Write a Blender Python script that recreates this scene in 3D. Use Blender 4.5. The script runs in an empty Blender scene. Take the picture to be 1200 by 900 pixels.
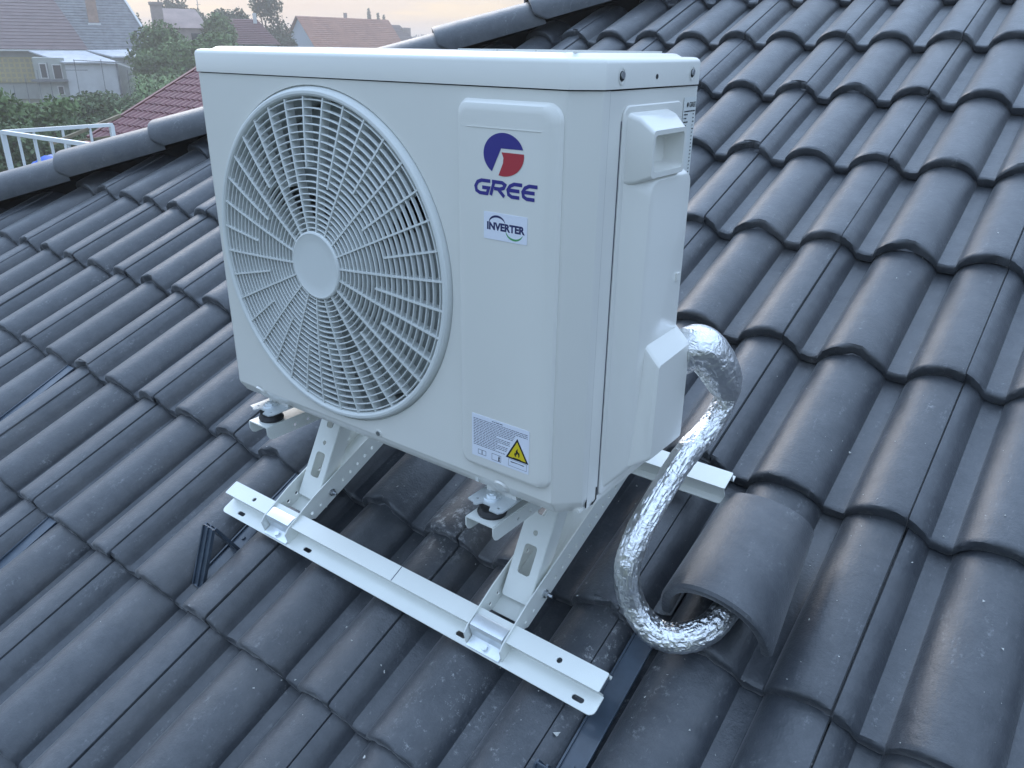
import bpy, bmesh, math, random
import numpy as np
from mathutils import Vector, Matrix, noise
R = math.radians
random.seed(7); rng = np.random.default_rng(7)
SC = bpy.context.scene
COL = SC.collection

# ------------------------------------------------------------------ camera
CAM = np.array([0.4571, -2.7903, -0.0506])
PAN, PITCH, ROLL = 0.6383, 0.4046, 0.0146
TH = 0.4294                                   # roof pitch
f = Vector((-math.sin(PAN)*math.cos(PITCH), math.cos(PAN)*math.cos(PITCH), -math.sin(PITCH)))
r = f.cross(Vector((0, 0, 1))).normalized(); u = r.cross(f)
r2 = math.cos(ROLL)*r + math.sin(ROLL)*u; u2 = -math.sin(ROLL)*r + math.cos(ROLL)*u
cd = bpy.data.cameras.new('camera'); cam = bpy.data.objects.new('camera', cd); COL.objects.link(cam)
m = Matrix((r2, u2, -f)).transposed().to_4x4(); m.translation = Vector(CAM); cam.matrix_world = m
cd.sensor_width = 36; cd.lens = 36*923.6/1200; cd.clip_start = 0.02; cd.clip_end = 3000
SC.camera = cam

# ------------------------------------------------------------------ world, sun, exposure
SUN_EL, SUN_DIR = R(27), Vector((-0.84, 0.54, 0)).normalized()
W = bpy.data.worlds.new('World'); SC.world = W; W.use_nodes = True
nt = W.node_tree; nt.nodes.clear()
out = nt.nodes.new('ShaderNodeOutputWorld'); bg = nt.nodes.new('ShaderNodeBackground')
sky = nt.nodes.new('ShaderNodeTexSky'); sky.sky_type = 'NISHITA'; sky.sun_disc = False
sky.sun_elevation = SUN_EL; sky.sun_rotation = math.atan2(SUN_DIR.x, SUN_DIR.y)
sky.air_density = 1.0; sky.dust_density = 1.5; sky.ozone_density = 1.5
# thin evening cloud over the whole sky: cream and pink low towards the sunset, blue-grey elsewhere
def nd(tp, **k):
    n = nt.nodes.new(tp)
    for q, v in k.items(): setattr(n, q, v)
    return n
def wmath(op, a, b=None):
    n = nd('ShaderNodeMath', operation=op)
    for i, v in enumerate((a, b)):
        if v is None: continue
        if isinstance(v, (int, float)): n.inputs[i].default_value = v
        else: nt.links.new(v, n.inputs[i])
    return n.outputs[0]
def wramp(fac, *st):
    n = nd('ShaderNodeValToRGB'); e = n.color_ramp.elements
    while len(e) < len(st): e.new(.5)
    for q, (p_, c_) in zip(e, st): q.position = p_; q.color = (*c_, 1)
    nt.links.new(fac, n.inputs['Fac']); return n.outputs['Color']
def wmix(fac, a, b, mode='MIX'):
    n = nd('ShaderNodeMixRGB', blend_type=mode)
    for i, v in zip(('Fac', 'Color1', 'Color2'), (fac, a, b)):
        if isinstance(v, (int, float)): n.inputs[i].default_value = v
        elif isinstance(v, tuple): n.inputs[i].default_value = (*v, 1)
        else: nt.links.new(v, n.inputs[i])
    return n.outputs['Color']
tc = nd('ShaderNodeTexCoord'); sep = nd('ShaderNodeSeparateXYZ'); nt.links.new(tc.outputs['Generated'], sep.inputs[0])
dt = nd('ShaderNodeVectorMath', operation='DOT_PRODUCT'); nt.links.new(tc.outputs['Generated'], dt.inputs[0]); dt.inputs[1].default_value = Vector((-.66, .75, 0)).normalized()
mp = nd('ShaderNodeMapping'); mp.inputs['Scale'].default_value = (2.0, 2.0, 15.0); nt.links.new(tc.outputs['Generated'], mp.inputs['Vector'])
nz = nd('ShaderNodeTexNoise'); nz.inputs['Scale'].default_value = 1.7; nz.inputs['Detail'].default_value = 7; nz.inputs['Roughness'].default_value = .6
nt.links.new(mp.outputs[0], nz.inputs['Vector'])
CB = 11.0
base_sky = wramp(sep.outputs[2], (0, (.215, .275, .365)), (.35, (.40, .54, .75)), (1, (.69, .93, 1.31)))       # low to zenith, brighter overhead as under even cloud
side_ = wramp(dt.outputs['Value'], (0, (.92, .92, .92)), (1, (1.9, 1.9, 1.9)))
base_sky = wmix(1.0, base_sky, side_, 'MULTIPLY')
warm = wramp(dt.outputs['Value'], (.35, (0, 0, 0)), (.98, (1, 1, 1)))
low = wramp(sep.outputs[2], (.0, (1, 1, 1)), (.10, (.75, .75, .75)), (.75, (0, 0, 0)))
wl = wmath('MULTIPLY', warm, low)
streak = wramp(nz.outputs['Fac'], (.38, (.29, .225, .205)), (.50, (.335, .265, .22)), (.60, (.45, .335, .205)))
cl = wmix(wl, base_sky, streak)
cl = wmix(1.0, cl, (CB, CB, CB), 'MULTIPLY')
fin = wmix(.90, sky.outputs[0], cl)
nt.links.new(fin, bg.inputs['Color'])
bg.inputs['Strength'].default_value = 0.12; nt.links.new(bg.outputs[0], out.inputs['Surface'])
ld = bpy.data.lights.new('sun', 'SUN'); ld.energy = 0.65; ld.angle = R(32); ld.color = (1.0, 0.91, 0.82)
lo = bpy.data.objects.new('sun', ld); COL.objects.link(lo)
sd = Vector((SUN_DIR.x*math.cos(SUN_EL), SUN_DIR.y*math.cos(SUN_EL), math.sin(SUN_EL)))
lo.rotation_euler = sd.to_track_quat('Z', 'Y').to_euler()
SC.view_settings.view_transform = 'Standard'; SC.view_settings.look = 'None'
SC.view_settings.exposure = 0.62; SC.view_settings.gamma = 1
SC.cycles.max_bounces = 8

# ------------------------------------------------------------------ materials
def mat(name, col, rough=.5, metal=0, spec=.5, coat=0, var=0, vscale=8, bump=0, bscale=60, col2=None, speck=None, streak=None):
    m = bpy.data.materials.new(name); m.use_nodes = True; t = m.node_tree; b = t.nodes['Principled BSDF']
    b.inputs['Roughness'].default_value = rough; b.inputs['Metallic'].default_value = metal
    b.inputs['Specular IOR Level'].default_value = spec; b.inputs['Coat Weight'].default_value = coat
    b.inputs['Coat Roughness'].default_value = .15
    c = (*col, 1); b.inputs['Base Color'].default_value = c
    tcn = t.nodes.new('ShaderNodeTexCoord'); geo = t.nodes.new('ShaderNodeNewGeometry')
    pos = geo.outputs['Position']
    cur = None
    if var or col2:
        n = t.nodes.new('ShaderNodeTexNoise'); n.inputs['Scale'].default_value = vscale; n.inputs['Detail'].default_value = 7
        n.inputs['Roughness'].default_value = .65
        t.links.new(pos, n.inputs['Vector'])
        rr = t.nodes.new('ShaderNodeValToRGB'); rr.color_ramp.elements[0].position = .3; rr.color_ramp.elements[1].position = .7
        a = [max(0, x*(1-var)) for x in col]; z = [x*(1+var) for x in col] if not col2 else col2
        rr.color_ramp.elements[0].color = (*a, 1); rr.color_ramp.elements[1].color = (*z, 1)
        t.links.new(n.outputs['Fac'], rr.inputs['Fac']); cur = rr.outputs['Color']
    if speck:   # (colour, scale, threshold)
        n = t.nodes.new('ShaderNodeTexNoise'); n.inputs['Scale'].default_value = speck[1]; n.inputs['Detail'].default_value = 3
        t.links.new(pos, n.inputs['Vector'])
        rr = t.nodes.new('ShaderNodeValToRGB'); rr.color_ramp.elements[0].position = speck[2]; rr.color_ramp.elements[1].position = speck[2]+.03
        rr.color_ramp.elements[0].color = (0, 0, 0, 1)
        x = t.nodes.new('ShaderNodeMixRGB'); t.links.new(n.outputs['Fac'], rr.inputs['Fac']); t.links.new(rr.outputs['Color'], x.inputs['Fac'])
        if cur: t.links.new(cur, x.inputs['Color1'])
        else: x.inputs['Color1'].default_value = c
        x.inputs['Color2'].default_value = (*speck[0], 1); cur = x.outputs['Color']
    if cur: t.links.new(cur, b.inputs['Base Color'])
    if bump:
        n = t.nodes.new('ShaderNodeTexNoise'); n.inputs['Scale'].default_value = bscale; n.inputs['Detail'].default_value = 6
        t.links.new(pos, n.inputs['Vector'])
        bn = t.nodes.new('ShaderNodeBump'); bn.inputs['Strength'].default_value = bump; bn.inputs['Distance'].default_value = .3/bscale
        t.links.new(n.outputs['Fac'], bn.inputs['Height']); t.links.new(bn.outputs[0], b.inputs['Normal'])
    return m
M = {}
M['paint'] = mat('ac_white_paint', (.72, .715, .67), .30, coat=.5, var=.02, vscale=3, bump=.02, bscale=300)
M['plastic'] = mat('white_plastic', (.66, .68, .66), .38, var=.02, vscale=5)
M['frame'] = mat('white_powder_coat', (.72, .74, .70), .34, coat=.2, var=.03, vscale=9, bump=.04, bscale=200)
M['zinc'] = mat('zinc_plate', (.74, .78, .80), .34, metal=.55, var=.08, vscale=30)
M['steel'] = mat('bolt_steel', (.5, .52, .54), .3, metal=1)
M['rubber'] = mat('black_rubber', (.012, .012, .014), .45)
M['shroud'] = mat('shroud_grey', (.46, .48, .47), .5)
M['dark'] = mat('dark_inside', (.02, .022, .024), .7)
M['fin'] = mat('condenser_fin', (.05, .055, .055), .5, metal=.5)
M['fan'] = mat('fan_grey', (.28, .30, .295), .5)
M['blue'] = mat('print_blue', (.035, .03, .22), .45)
M['red'] = mat('print_red', (.42, .035, .05), .45)
M['sticker'] = mat('sticker_white', (.74, .77, .85), .35)
M['navy'] = mat('print_navy', (.015, .02, .10), .45)
M['green'] = mat('print_green', (.08, .33, .12), .45)
M['yellow'] = mat('print_yellow', (.72, .55, .02), .4)
M['ink'] = mat('print_black', (.012, .012, .014), .5)
M['inkgrey'] = mat('print_grey', (.05, .055, .09), .5)
M['guard'] = mat('dark_coated_steel', (.045, .062, .085), .36, coat=.3, var=.25, vscale=30)
M['under'] = mat('roof_underlay', (.01, .01, .011), .9)

RU0 = Matrix(((1, 0, 0), (0, math.cos(TH), -math.sin(TH)), (0, math.sin(TH), math.cos(TH))))
def tile_mat():
    m = bpy.data.materials.new('slate_grey_concrete_tile'); m.use_nodes = True; t = m.node_tree; b = t.nodes['Principled BSDF']
    L = t.links.new
    geo = t.nodes.new('ShaderNodeNewGeometry'); oi = t.nodes.new('ShaderNodeObjectInfo')
    def nse(s, d=6, ro=.6, vec=None):
        n = t.nodes.new('ShaderNodeTexNoise'); n.inputs['Scale'].default_value = s; n.inputs['Detail'].default_value = d
        n.inputs['Roughness'].default_value = ro; L(vec or geo.outputs['Position'], n.inputs['Vector']); return n.outputs['Fac']
    def ramp(fac, p0, c0, p1, c1):
        q = t.nodes.new('ShaderNodeValToRGB'); q.color_ramp.elements[0].position = p0; q.color_ramp.elements[1].position = p1
        q.color_ramp.elements[0].color = (*c0, 1); q.color_ramp.elements[1].color = (*c1, 1); L(fac, q.inputs['Fac']); return q.outputs['Color']
    def mix(fac, a, c, mode='MIX'):
        x = t.nodes.new('ShaderNodeMixRGB'); x.blend_type = mode
        for s, v in (('Fac', fac), ('Color1', a), ('Color2', c)):
            if isinstance(v, (int, float)): x.inputs[s].default_value = v
            elif isinstance(v, tuple): x.inputs[s].default_value = (*v, 1)
            else: L(v, x.inputs[s])
        return x.outputs['Color']
    c = ramp(nse(22, 9, .78), .34, (.022, .027, .035), .70, (.056, .061, .070))
    # each tile its own shade
    pt = ramp(oi.outputs['Random'], 0, (.82, .82, .82), 1, (1.16, 1.16, 1.15))
    c = mix(1.0, c, pt, 'MULTIPLY')
    # worn warm patches, dusty film in soft patches
    c = mix(ramp(nse(3.1, 7, .7), .50, (0, 0, 0), .78, (.6, .6, .6)), c, (.085, .079, .073))
    # fine pits
    c = mix(ramp(nse(420, 3, .6), .30, (.75, .75, .75), .42, (0, 0, 0)), c, (.035, .038, .044))
    # cement dust, thin scratches
    mp = t.nodes.new('ShaderNodeMapping'); mp.inputs['Scale'].default_value = (7, 1.3, 1.3); L(geo.outputs['Position'], mp.inputs['Vector'])
    dust = t.nodes.new('ShaderNodeMath'); dust.operation = 'MULTIPLY'
    L(ramp(nse(9, 8, .75, mp.outputs[0]), .55, (0, 0, 0), .75, (1, 1, 1)), dust.inputs[0])
    L(ramp(nse(150, 4, .7), .5, (0, 0, 0), .62, (.75, .75, .75)), dust.inputs[1])
    # mortar splashes left by the fitters: ragged patches of their own shape
    blob = None
    for (bu, bv, br, bt) in ((-.37, -2.06, .085, .52), (-.30, -1.98, .05, .5), (.03, -2.17, .14, .56), (-.12, -2.33, .17, .58), (-.36, -2.36, .2, .62), (.37, -2.2, .14, .6)):
        w_ = RU0 @ Vector((bu, bv, 0)); dn = t.nodes.new('ShaderNodeVectorMath'); dn.operation = 'DISTANCE'; dn.inputs[1].default_value = w_
        L(geo.outputs['Position'], dn.inputs[0])
        mm = t.nodes.new('ShaderNodeMapRange'); mm.inputs['From Min'].default_value = br; mm.inputs['From Max'].default_value = br*.3; L(dn.outputs['Value'], mm.inputs['Value'])
        ml = t.nodes.new('ShaderNodeMath'); ml.operation = 'MULTIPLY'; L(mm.outputs[0], ml.inputs[0]); L(ramp(nse(55, 8, .8), bt, (0, 0, 0), bt+.08, (.8, .8, .8)), ml.inputs[1])
        if blob is None: blob = ml.outputs[0]
        else:
            ma = t.nodes.new('ShaderNodeMath'); ma.operation = 'MAXIMUM'; L(blob, ma.inputs[0]); L(ml.outputs[0], ma.inputs[1]); blob = ma.outputs[0]
    c = mix(dust.outputs[0], c, (.26, .27, .28))
    c = mix(blob, c, (.36, .37, .37))
    L(c, b.inputs['Base Color'])
    b.inputs['Roughness'].default_value = .42; b.inputs['Specular IOR Level'].default_value = .62; b.inputs['Sheen Weight'].default_value = .22; b.inputs['Coat Weight'].default_value = .22; b.inputs['Coat Roughness'].default_value = .38; b.inputs['Sheen Roughness'].default_value = .35
    L(ramp(nse(14, 6), .3, (.33, .33, .33), .7, (.47, .47, .47)), b.inputs['Roughness'])
    ad = t.nodes.new('ShaderNodeMath'); ad.operation = 'MULTIPLY_ADD'; ad.inputs[1].default_value = .5
    L(nse(260, 5, .65), ad.inputs[0]); L(nse(70, 5, .7), ad.inputs[2])
    bp = t.nodes.new('ShaderNodeBump'); bp.inputs['Strength'].default_value = .6; bp.inputs['Distance'].default_value = .0022
    L(ad.outputs[0], bp.inputs['Height']); L(bp.outputs[0], b.inputs['Normal'])
    return m
M['tile'] = tile_mat()

# ------------------------------------------------------------------ helpers
UVN = Matrix(((1, 0, 0), (0, math.cos(TH), -math.sin(TH)), (0, math.sin(TH), math.cos(TH)))).to_4x4()   # roof (u,v,n) -> world
AC_O = Vector((-0.7112, -2.0395, -0.6267)); AC_M = Matrix.Translation(AC_O) @ Matrix.Rotation(0.0028, 4, 'Z')
ID = Matrix.Identity(4)
def wloc(o):
    v = Vector((0, 0, 0))
    while o: v += o.location; o = o.parent
    return v
def thing(name, label, cat, loc=(0, 0, 0), group=None, kind=None):
    o = bpy.data.objects.new(name, None); COL.objects.link(o); o.location = loc
    o.empty_display_size = .1
    o['label'] = label
    if kind: o['kind'] = kind
    o['category'] = cat
    if group: o['group'] = group
    return o
def link(name, me, parent=None, M4=ID, smooth=0):
    """me in local coords of M4; baked to world minus parent's location"""
    me.transform(M4)
    if parent: me.transform(Matrix.Translation(-wloc(parent)))
    if smooth:
        me.shade_smooth(); me.set_sharp_from_angle(angle=R(smooth))
    o = bpy.data.objects.new(name, me); COL.objects.link(o)
    if parent: o.parent = parent
    return o
def mesh(name, V, F, mt):
    me = bpy.data.meshes.new(name); me.from_pydata([tuple(v) for v in V], [], [tuple(q) for q in F]); me.update()
    if mt is not None: me.materials.append(mt)
    return me
def mk(name, V, F, mt, parent=None, M4=ID, smooth=0): return link(name, mesh(name, V, F, mt), parent, M4, smooth)
class MB:
    def __init__(s): s.V = []; s.F = []
    def add(s, V, F):
        k = len(s.V); s.V += [tuple(v) for v in V]; s.F += [tuple(i+k for i in q) for q in F]; return s
    def box(s, x0, x1, y0, y1, z0, z1):
        V = [(x, y, z) for z in (z0, z1) for y in (y0, y1) for x in (x0, x1)]
        return s.add(V, [(0, 2, 3, 1), (4, 5, 7, 6), (0, 1, 5, 4), (2, 6, 7, 3), (0, 4, 6, 2), (1, 3, 7, 5)])
    def bar(s, a, b, w, h, up=(0, 0, 1)):
        a = Vector(a); b = Vector(b); d = (b-a).normalized(); sd_ = d.cross(Vector(up)).normalized(); up_ = sd_.cross(d)
        V = [p + sd_*(i*w/2) + up_*(j*h/2) for p in (a, b) for i, j in ((-1, -1), (1, -1), (1, 1), (-1, 1))]
        return s.add(V, [(3, 2, 1, 0), (4, 5, 6, 7), (0, 1, 5, 4), (1, 2, 6, 5), (2, 3, 7, 6), (3, 0, 4, 7)])
    def tube(s, pts, rad, n=10, cap=True):
        pts = [Vector(p) for p in pts]; V = []; F = []; prev = None
        for i, p in enumerate(pts):
            d = (pts[min(i+1, len(pts)-1)] - pts[max(i-1, 0)]).normalized()
            if prev is None: a = d.orthogonal().normalized()
            else: a = (prev - d*prev.dot(d)).normalized()
            prev = a; b = d.cross(a); rr = rad[i] if hasattr(rad, '__len__') else rad
            V += [p + (a*math.cos(2*math.pi*k/n) + b*math.sin(2*math.pi*k/n))*rr for k in range(n)]
        for i in range(len(pts)-1):
            for k in range(n): F.append((i*n+k, i*n+(k+1) % n, (i+1)*n+(k+1) % n, (i+1)*n+k))
        if cap: F += [tuple(range(n))[::-1], tuple(range((len(pts)-1)*n, len(pts)*n))]
        return s.add(V, F)
    def cyl(s, a, b, rad, n=16): return s.tube([a, b], rad, n)
    def build(s, name, mt, parent=None, M4=ID, smooth=0): return mk(name, s.V, s.F, mt, parent, M4, smooth)
def rrect(x0, x1, y0, y1, rad, n=5):
    P = []
    rs = rad if hasattr(rad, '__len__') else (rad,)*4
    for (cx, cy, a), q in zip(((x1-rs[0], y0+rs[0], -90), (x1-rs[1], y1-rs[1], 0), (x0+rs[2], y1-rs[2], 90), (x0+rs[3], y0+rs[3], 180)), rs):
        for i in range(n+1):
            t = R(a+90*i/n); P.append((cx+q*math.cos(t), cy+q*math.sin(t)))
    return P
def circ(cx, cy, rad, n=24, ry=None):
    return [(cx+rad*math.cos(2*math.pi*i/n), cy+(ry or rad)*math.sin(2*math.pi*i/n)) for i in range(n)]
def slot(cx, cy, lx, ry, n=6):   # oblong along x
    return rrect(cx-lx/2, cx+lx/2, cy-ry, cy+ry, ry*.98, n)
def plate(name, outer, holes, thick, mt, parent, M4, bevel=0):
    """flat plate in the xy plane of M4, thick along +-z"""
    cu = bpy.data.curves.new(name, 'CURVE'); cu.dimensions = '2D'; cu.fill_mode = 'BOTH'
    for lp in [outer]+holes:
        sp = cu.splines.new('POLY'); sp.points.add(len(lp)-1); sp.use_cyclic_u = True
        for i, (x, y) in enumerate(lp): sp.points[i].co = (x, y, 0, 1)
    cu.extrude = thick/2
    if bevel: cu.bevel_depth = bevel; cu.bevel_resolution = 1; cu.extrude = max(thick/2-bevel, 0)
    ob = bpy.data.objects.new('t', cu); COL.objects.link(ob)
    me = bpy.data.meshes.new_from_object(ob.evaluated_get(bpy.context.evaluated_depsgraph_get()))
    bpy.data.objects.remove(ob); bpy.data.curves.remove(cu)
    me.materials.clear(); me.materials.append(mt); me.name = name
    return link(name, me, parent, M4, 35)
def frame3(o, x, y):      # matrix from origin and two axes
    x = Vector(x).normalized(); y = Vector(y); y = (y-x*y.dot(x)).normalized(); z = x.cross(y)
    m = Matrix((x, y, z)).transposed().to_4x4(); m.translation = Vector(o); return m
def strip_profile(P, a, b, axis=0):
    """open profile P [(p,q)] swept along axis from a to b"""
    V = []; n = len(P)
    for t in (a, b):
        for p, q in P: V.append({0: (t, p, q), 1: (p, t, q), 2: (p, q, t)}[axis])
    return V, [(i, i+1, n+i+1, n+i) for i in range(n-1)]
def thick_profile(P, th):
    """closed outline around an open polyline with thickness th (2D)"""
    A = []; B = []
    for i, p in enumerate(P):
        d0 = Vector(P[max(i, 1)]) - Vector(P[max(i, 1)-1]); d1 = Vector(P[min(i+1, len(P)-1)]) - Vector(P[min(i, len(P)-2)])
        n0 = Vector((-d0.y, d0.x)).normalized(); n1 = Vector((-d1.y, d1.x)).normalized(); n = (n0+n1).normalized()
        k = th/2/max(n.dot(n0), .35)
        A.append((p[0]+n.x*k, p[1]+n.y*k)); B.append((p[0]-n.x*k, p[1]-n.y*k))
    return A + B[::-1]
def prism(O, a, b, axis=0):
    n = len(O); V = [{0: (t, p, q), 1: (p, t, q), 2: (p, q, t)}[axis] for t in (a, b) for p, q in O]
    return V, [(i, (i+1) % n, n+(i+1) % n, n+i) for i in range(n)]
def loops(L, closed=True, cap0=False, cap1=True):
    n = len(L[0]); V = [p for lp in L for p in lp]; F = []
    for k in range(len(L)-1):
        for i in range(n if closed else n-1): F.append((k*n+i, k*n+(i+1) % n, (k+1)*n+(i+1) % n, (k+1)*n+i))
    if cap0: F.append(tuple(range(n))[::-1])
    if cap1: F.append(tuple(range((len(L)-1)*n, len(L)*n)))
    return V, F

# ------------------------------------------------------------------ ROOF with tiles
TW, TG = .33, .3465
roof = thing('house_roof', 'dark slate grey tiled roof slope the white air conditioner stands on', 'roof', (0, 0, 0))
def prof(x):           # surface height over one tile, x in 0..TW
    def roll(c, w=.0655, h=.047):
        t = abs(x-c)/w
        return h*(1-t*t)**.64 if t < 1 else 0
    y = -.0355 + max(roll(.134), roll(.300), roll(-.030))
    return y
def tile_mesh(seed, chip=None):
    rd = random.Random(seed)
    us = [-.014, .0002, .0014, .008] + [.014, .020, .026, .030, .036, .050, .063, .0685, .070, .073, .078, .085, .094, .105, .118, .134, .150, .163, .174, .183, .190, .195, .198, .200,
          .206, .220, .232, .2345, .236, .239, .244, .251, .260, .271, .284, .300, .312, .322, .3265, .3285]
    hs = [prof(x) for x in us]; hs[0] = -.012; hs[1] = -.012; hs[2] = prof(.002)-.0012; hs[3] = prof(.008)-.0005
    us += [.3292, .3292]; hs += [prof(.3285)-.0015, prof(.3285)-.010]
    # smooth foot of the rolls
    h2 = hs[:]
    for i in range(5, len(hs)-5): h2[i] = .25*hs[i-1]+.5*hs[i]+.25*hs[i+1]
    hs = h2; n = len(us); V = []; F = []
    rows = [(.030, -.024, 0), (.001, -.0235, 0), (-.001, -.021, 1), (-.001, -.007, 1), (.0006, -.0028, 2), (.004, -.0006, 2), (.010, 0, 0), (.03, 0, 0), (.2, 0, 0), (.40, 0, 0)]
    for k, (v, dn, j) in enumerate(rows):
        for i in range(n):
            x, h = us[i], hs[i]
            dv = 0; dh = 0
            if j:
                dv = .0013*math.sin(x*90+seed*2.1)*math.sin(x*37+seed) + .0012*rd.uniform(-1, 1); dh = .0010*rd.uniform(-1, 1)
            if chip and abs(x-chip[0]) < chip[1] and k in (2, 3, 4, 5):
                q = (1-abs(x-chip[0])/chip[1]); dv += .009*q+.002*rd.random(); dh -= .003*q
            under = dn*(1.0 if k <= 3 else 1)
            if k <= 2: h = h*(.93) - .0005
            V.append((x, v+dv, h+under+dh - v*.024/TG))
    for k in range(len(rows)-1):
        for i in range(n-1): F.append((k*n+i, k*n+i+1, (k+1)*n+i+1, (k+1)*n+i))
    me = mesh('roof_tile', V, F, M['tile']); me.shade_smooth(); me.set_sharp_from_angle(angle=R(38))
    return me
TM = [tile_mesh(s, c) for s, c in ((1, None), (2, (.30, .035)), (3, None), (4, (.312, .02)), (5, (.14, .02)), (6, (.31, .028)), (7, None))]
# hip line: v on the hip for a given u
HU0, HV0, HDU, HDV = -2.85, -1.44, .27, .284
def hip_v(u_): return HV0 + (u_-HU0)*HDV/HDU
VENT = (0, 6)      # tile column, row carrying the pipe hood
tiles = []
for b in range(-5, 13):
    for c in range(-14, 7):
        u0, vf = c*TW, -b*TG
        if hip_v(u0+TW) < vf - .20: continue           # wholly beyond the hip
        tiles.append((c, b))
def clip_tile(me, du, dv):
    """cut a tile at the hip line; du,dv tile origin"""
    bm = bmesh.new(); bm.from_mesh(me)
    nrm = Vector((-HDV, HDU, 0)).normalized(); co = Vector((HU0-du-.085, HV0-dv+.085, 0))
    bmesh.ops.bisect_plane(bm, geom=bm.verts[:]+bm.edges[:]+bm.faces[:], plane_co=co, plane_no=nrm, clear_outer=True)
    m2 = bpy.data.meshes.new('roof_tile'); bm.to_mesh(m2); bm.free()
    if not m2.materials: m2.materials.append(M['tile'])
    return m2
VENT_TILE = None
RU = UVN.to_3x3()
for c, b in tiles:
    u0, vf = c*TW, -b*TG
    me = TM[random.choice((0, 0, 2, 6, 6, 1, 3, 4, 5))]
    if hip_v(u0-.02) < vf+.45: me = clip_tile(me, u0, vf)
    if not len(me.polygons): continue
    o = bpy.data.objects.new('roof_tile', me); COL.objects.link(o); o.parent = roof
    o.rotation_euler = (TH+random.uniform(-.0012, .0012), random.uniform(-.003, .003), random.uniform(-.003, .003))
    o.location = RU @ Vector((u0+random.uniform(-.0008, .0008), vf+random.uniform(-.003, .003), random.uniform(-.001, .001)))
# underlay below the tiles
UL = [(-6, hip_v(-6), -.075), (4, hip_v(-6), -.075), (4, 1.9, -.075), (0.4, 1.9, -.075)]
mk('underlay', [(-4.62, -4.15, -.075), (2.3, -4.15, -.075), (2.3, 1.9, -.075), (.32, 1.9, -.075), (-4.62, hip_v(-4.62)-.02, -.075)], [(0, 1, 2, 3, 4)], M['under'], roof, UVN)
# slope beyond the hip: wavy courses falling the other way, and the gable/walls under the roof
hip_w = lambda u_, n_: RU @ Vector((u_, hip_v(u_), n_))
H0, H1 = hip_w(-5.2, -.035), hip_w(.4, -.035)
dd = (H1-H0); horiz = Vector((-dd.y, dd.x, 0)).normalized()
V = []; F = []; NR, NC = 14, 90
other = Vector((-1.0, .12, 0)).normalized()      # fall direction of the far slope
fall = other*math.cos(R(25)) - Vector((0, 0, 1))*math.sin(R(25))
for j in range(NR*2):
    row = j//2; d_ = row*.345 + (j % 2)*.345
    for i in range(NC):
        t = i/(NC-1); p = H0.lerp(H1, t) + fall*d_ + Vector((0, 0, -.04 + (.022 if j % 2 else 0) + .018*math.sin(i*2.2)))
        V.append(p)
for j in range(NR*2-1):
    for i in range(NC-1): F.append((j*NC+i, j*NC+i+1, (j+1)*NC+i+1, (j+1)*NC+i))
far = mk('far_slope', V, F, M['tile'], roof, ID, 50)
# house walls under the roof
mb = MB(); mb.box(-4.1, 2.2, -3.4, 3.0, -4.4, -2.05); mb.build('house_wall', mat('render_wall', (.5, .47, .4), .8, var=.1), roof)

# ridge caps along the hip
A = Vector((HU0, HV0, 0)); dirh = Vector((HDU, HDV, 0)).normalized(); perp = Vector((-dirh.y, dirh.x, 0))
CAPL = math.hypot(HDU, HDV)
def cap_mesh():
    V = []; n = 25; Ls = []
    L = .43
    def ring(s, wr, hr, drop=0, inner=0):
        P = []
        for i in range(n):
            t = math.pi*i/(n-1); ct, st = math.cos(t), math.sin(t)
            x = (wr-inner)*(abs(ct)**.9)*(1 if ct > 0 else -1); z = (hr-inner)*(st**.8)
            P.append((s, x, z+drop))
        return P
    prof_ = []
    def rr(s, k):     # rounded front corners: lower edges set back
        base = ring(s, .122*k, .100*k)
        return [(s + (.045*(1-max(0, min(1, p[2]/.045)))**2 if s < .05 else 0), p[1], p[2]) for p in base]
    Ls = [[(p[0]+.004, p[1]*.87, p[2]*.86) for p in rr(.0, 1)], [(p[0]-.001, p[1]*.9, p[2]*.89) for p in rr(0, 1)], [(p[0]-.002, p[1]*.985, p[2]*.98) for p in rr(0, 1)],
          [(p[0]+.003, p[1], p[2]) for p in rr(0, 1)], rr(.012, 1), rr(.05, .995), ring(.2, .97*.118, .97*.100), ring(L, .94*.118, .93*.100)]
    V, F = loops(Ls, closed=False, cap1=False)
    me = mesh('ridge_cap', V, F, M['tile']); me.shade_smooth(); me.set_sharp_from_angle(angle=R(40)); return me
CM = cap_mesh()
hipworld = (RU @ dirh).normalized(); side = Vector((0, 0, 1)).cross(hipworld).normalized(); upv = hipworld.cross(side)
rot = Matrix((hipworld, side, upv)).transposed()
for k in range(-7, 12):
    o = bpy.data.objects.new('ridge_cap', CM); COL.objects.link(o); o.parent = roof
    base = A + dirh*CAPL*k + perp*.098
    w = RU @ Vector((base.x, base.y, .004))
    tilt = Matrix.Rotation(R(random.uniform(1.6, 2.4)), 3, side)
    o.rotation_euler = (tilt @ rot).to_euler(); o.location = w + Vector((0, 0, .014)) + side*random.uniform(-.004, .004)
# roll closing the gap below the caps (dark ridge roll)
mk('ridge_roll', [RU @ (A + dirh*s + perp*q + Vector((0, 0, z))) for s in (-3, 5) for q, z in ((.075, -.06), (.085, .0), (.12, .02), (.2, -.07))],
   [(0, 1, 5, 4), (1, 2, 6, 5), (2, 3, 7, 6)], M['under'], roof)

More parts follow.
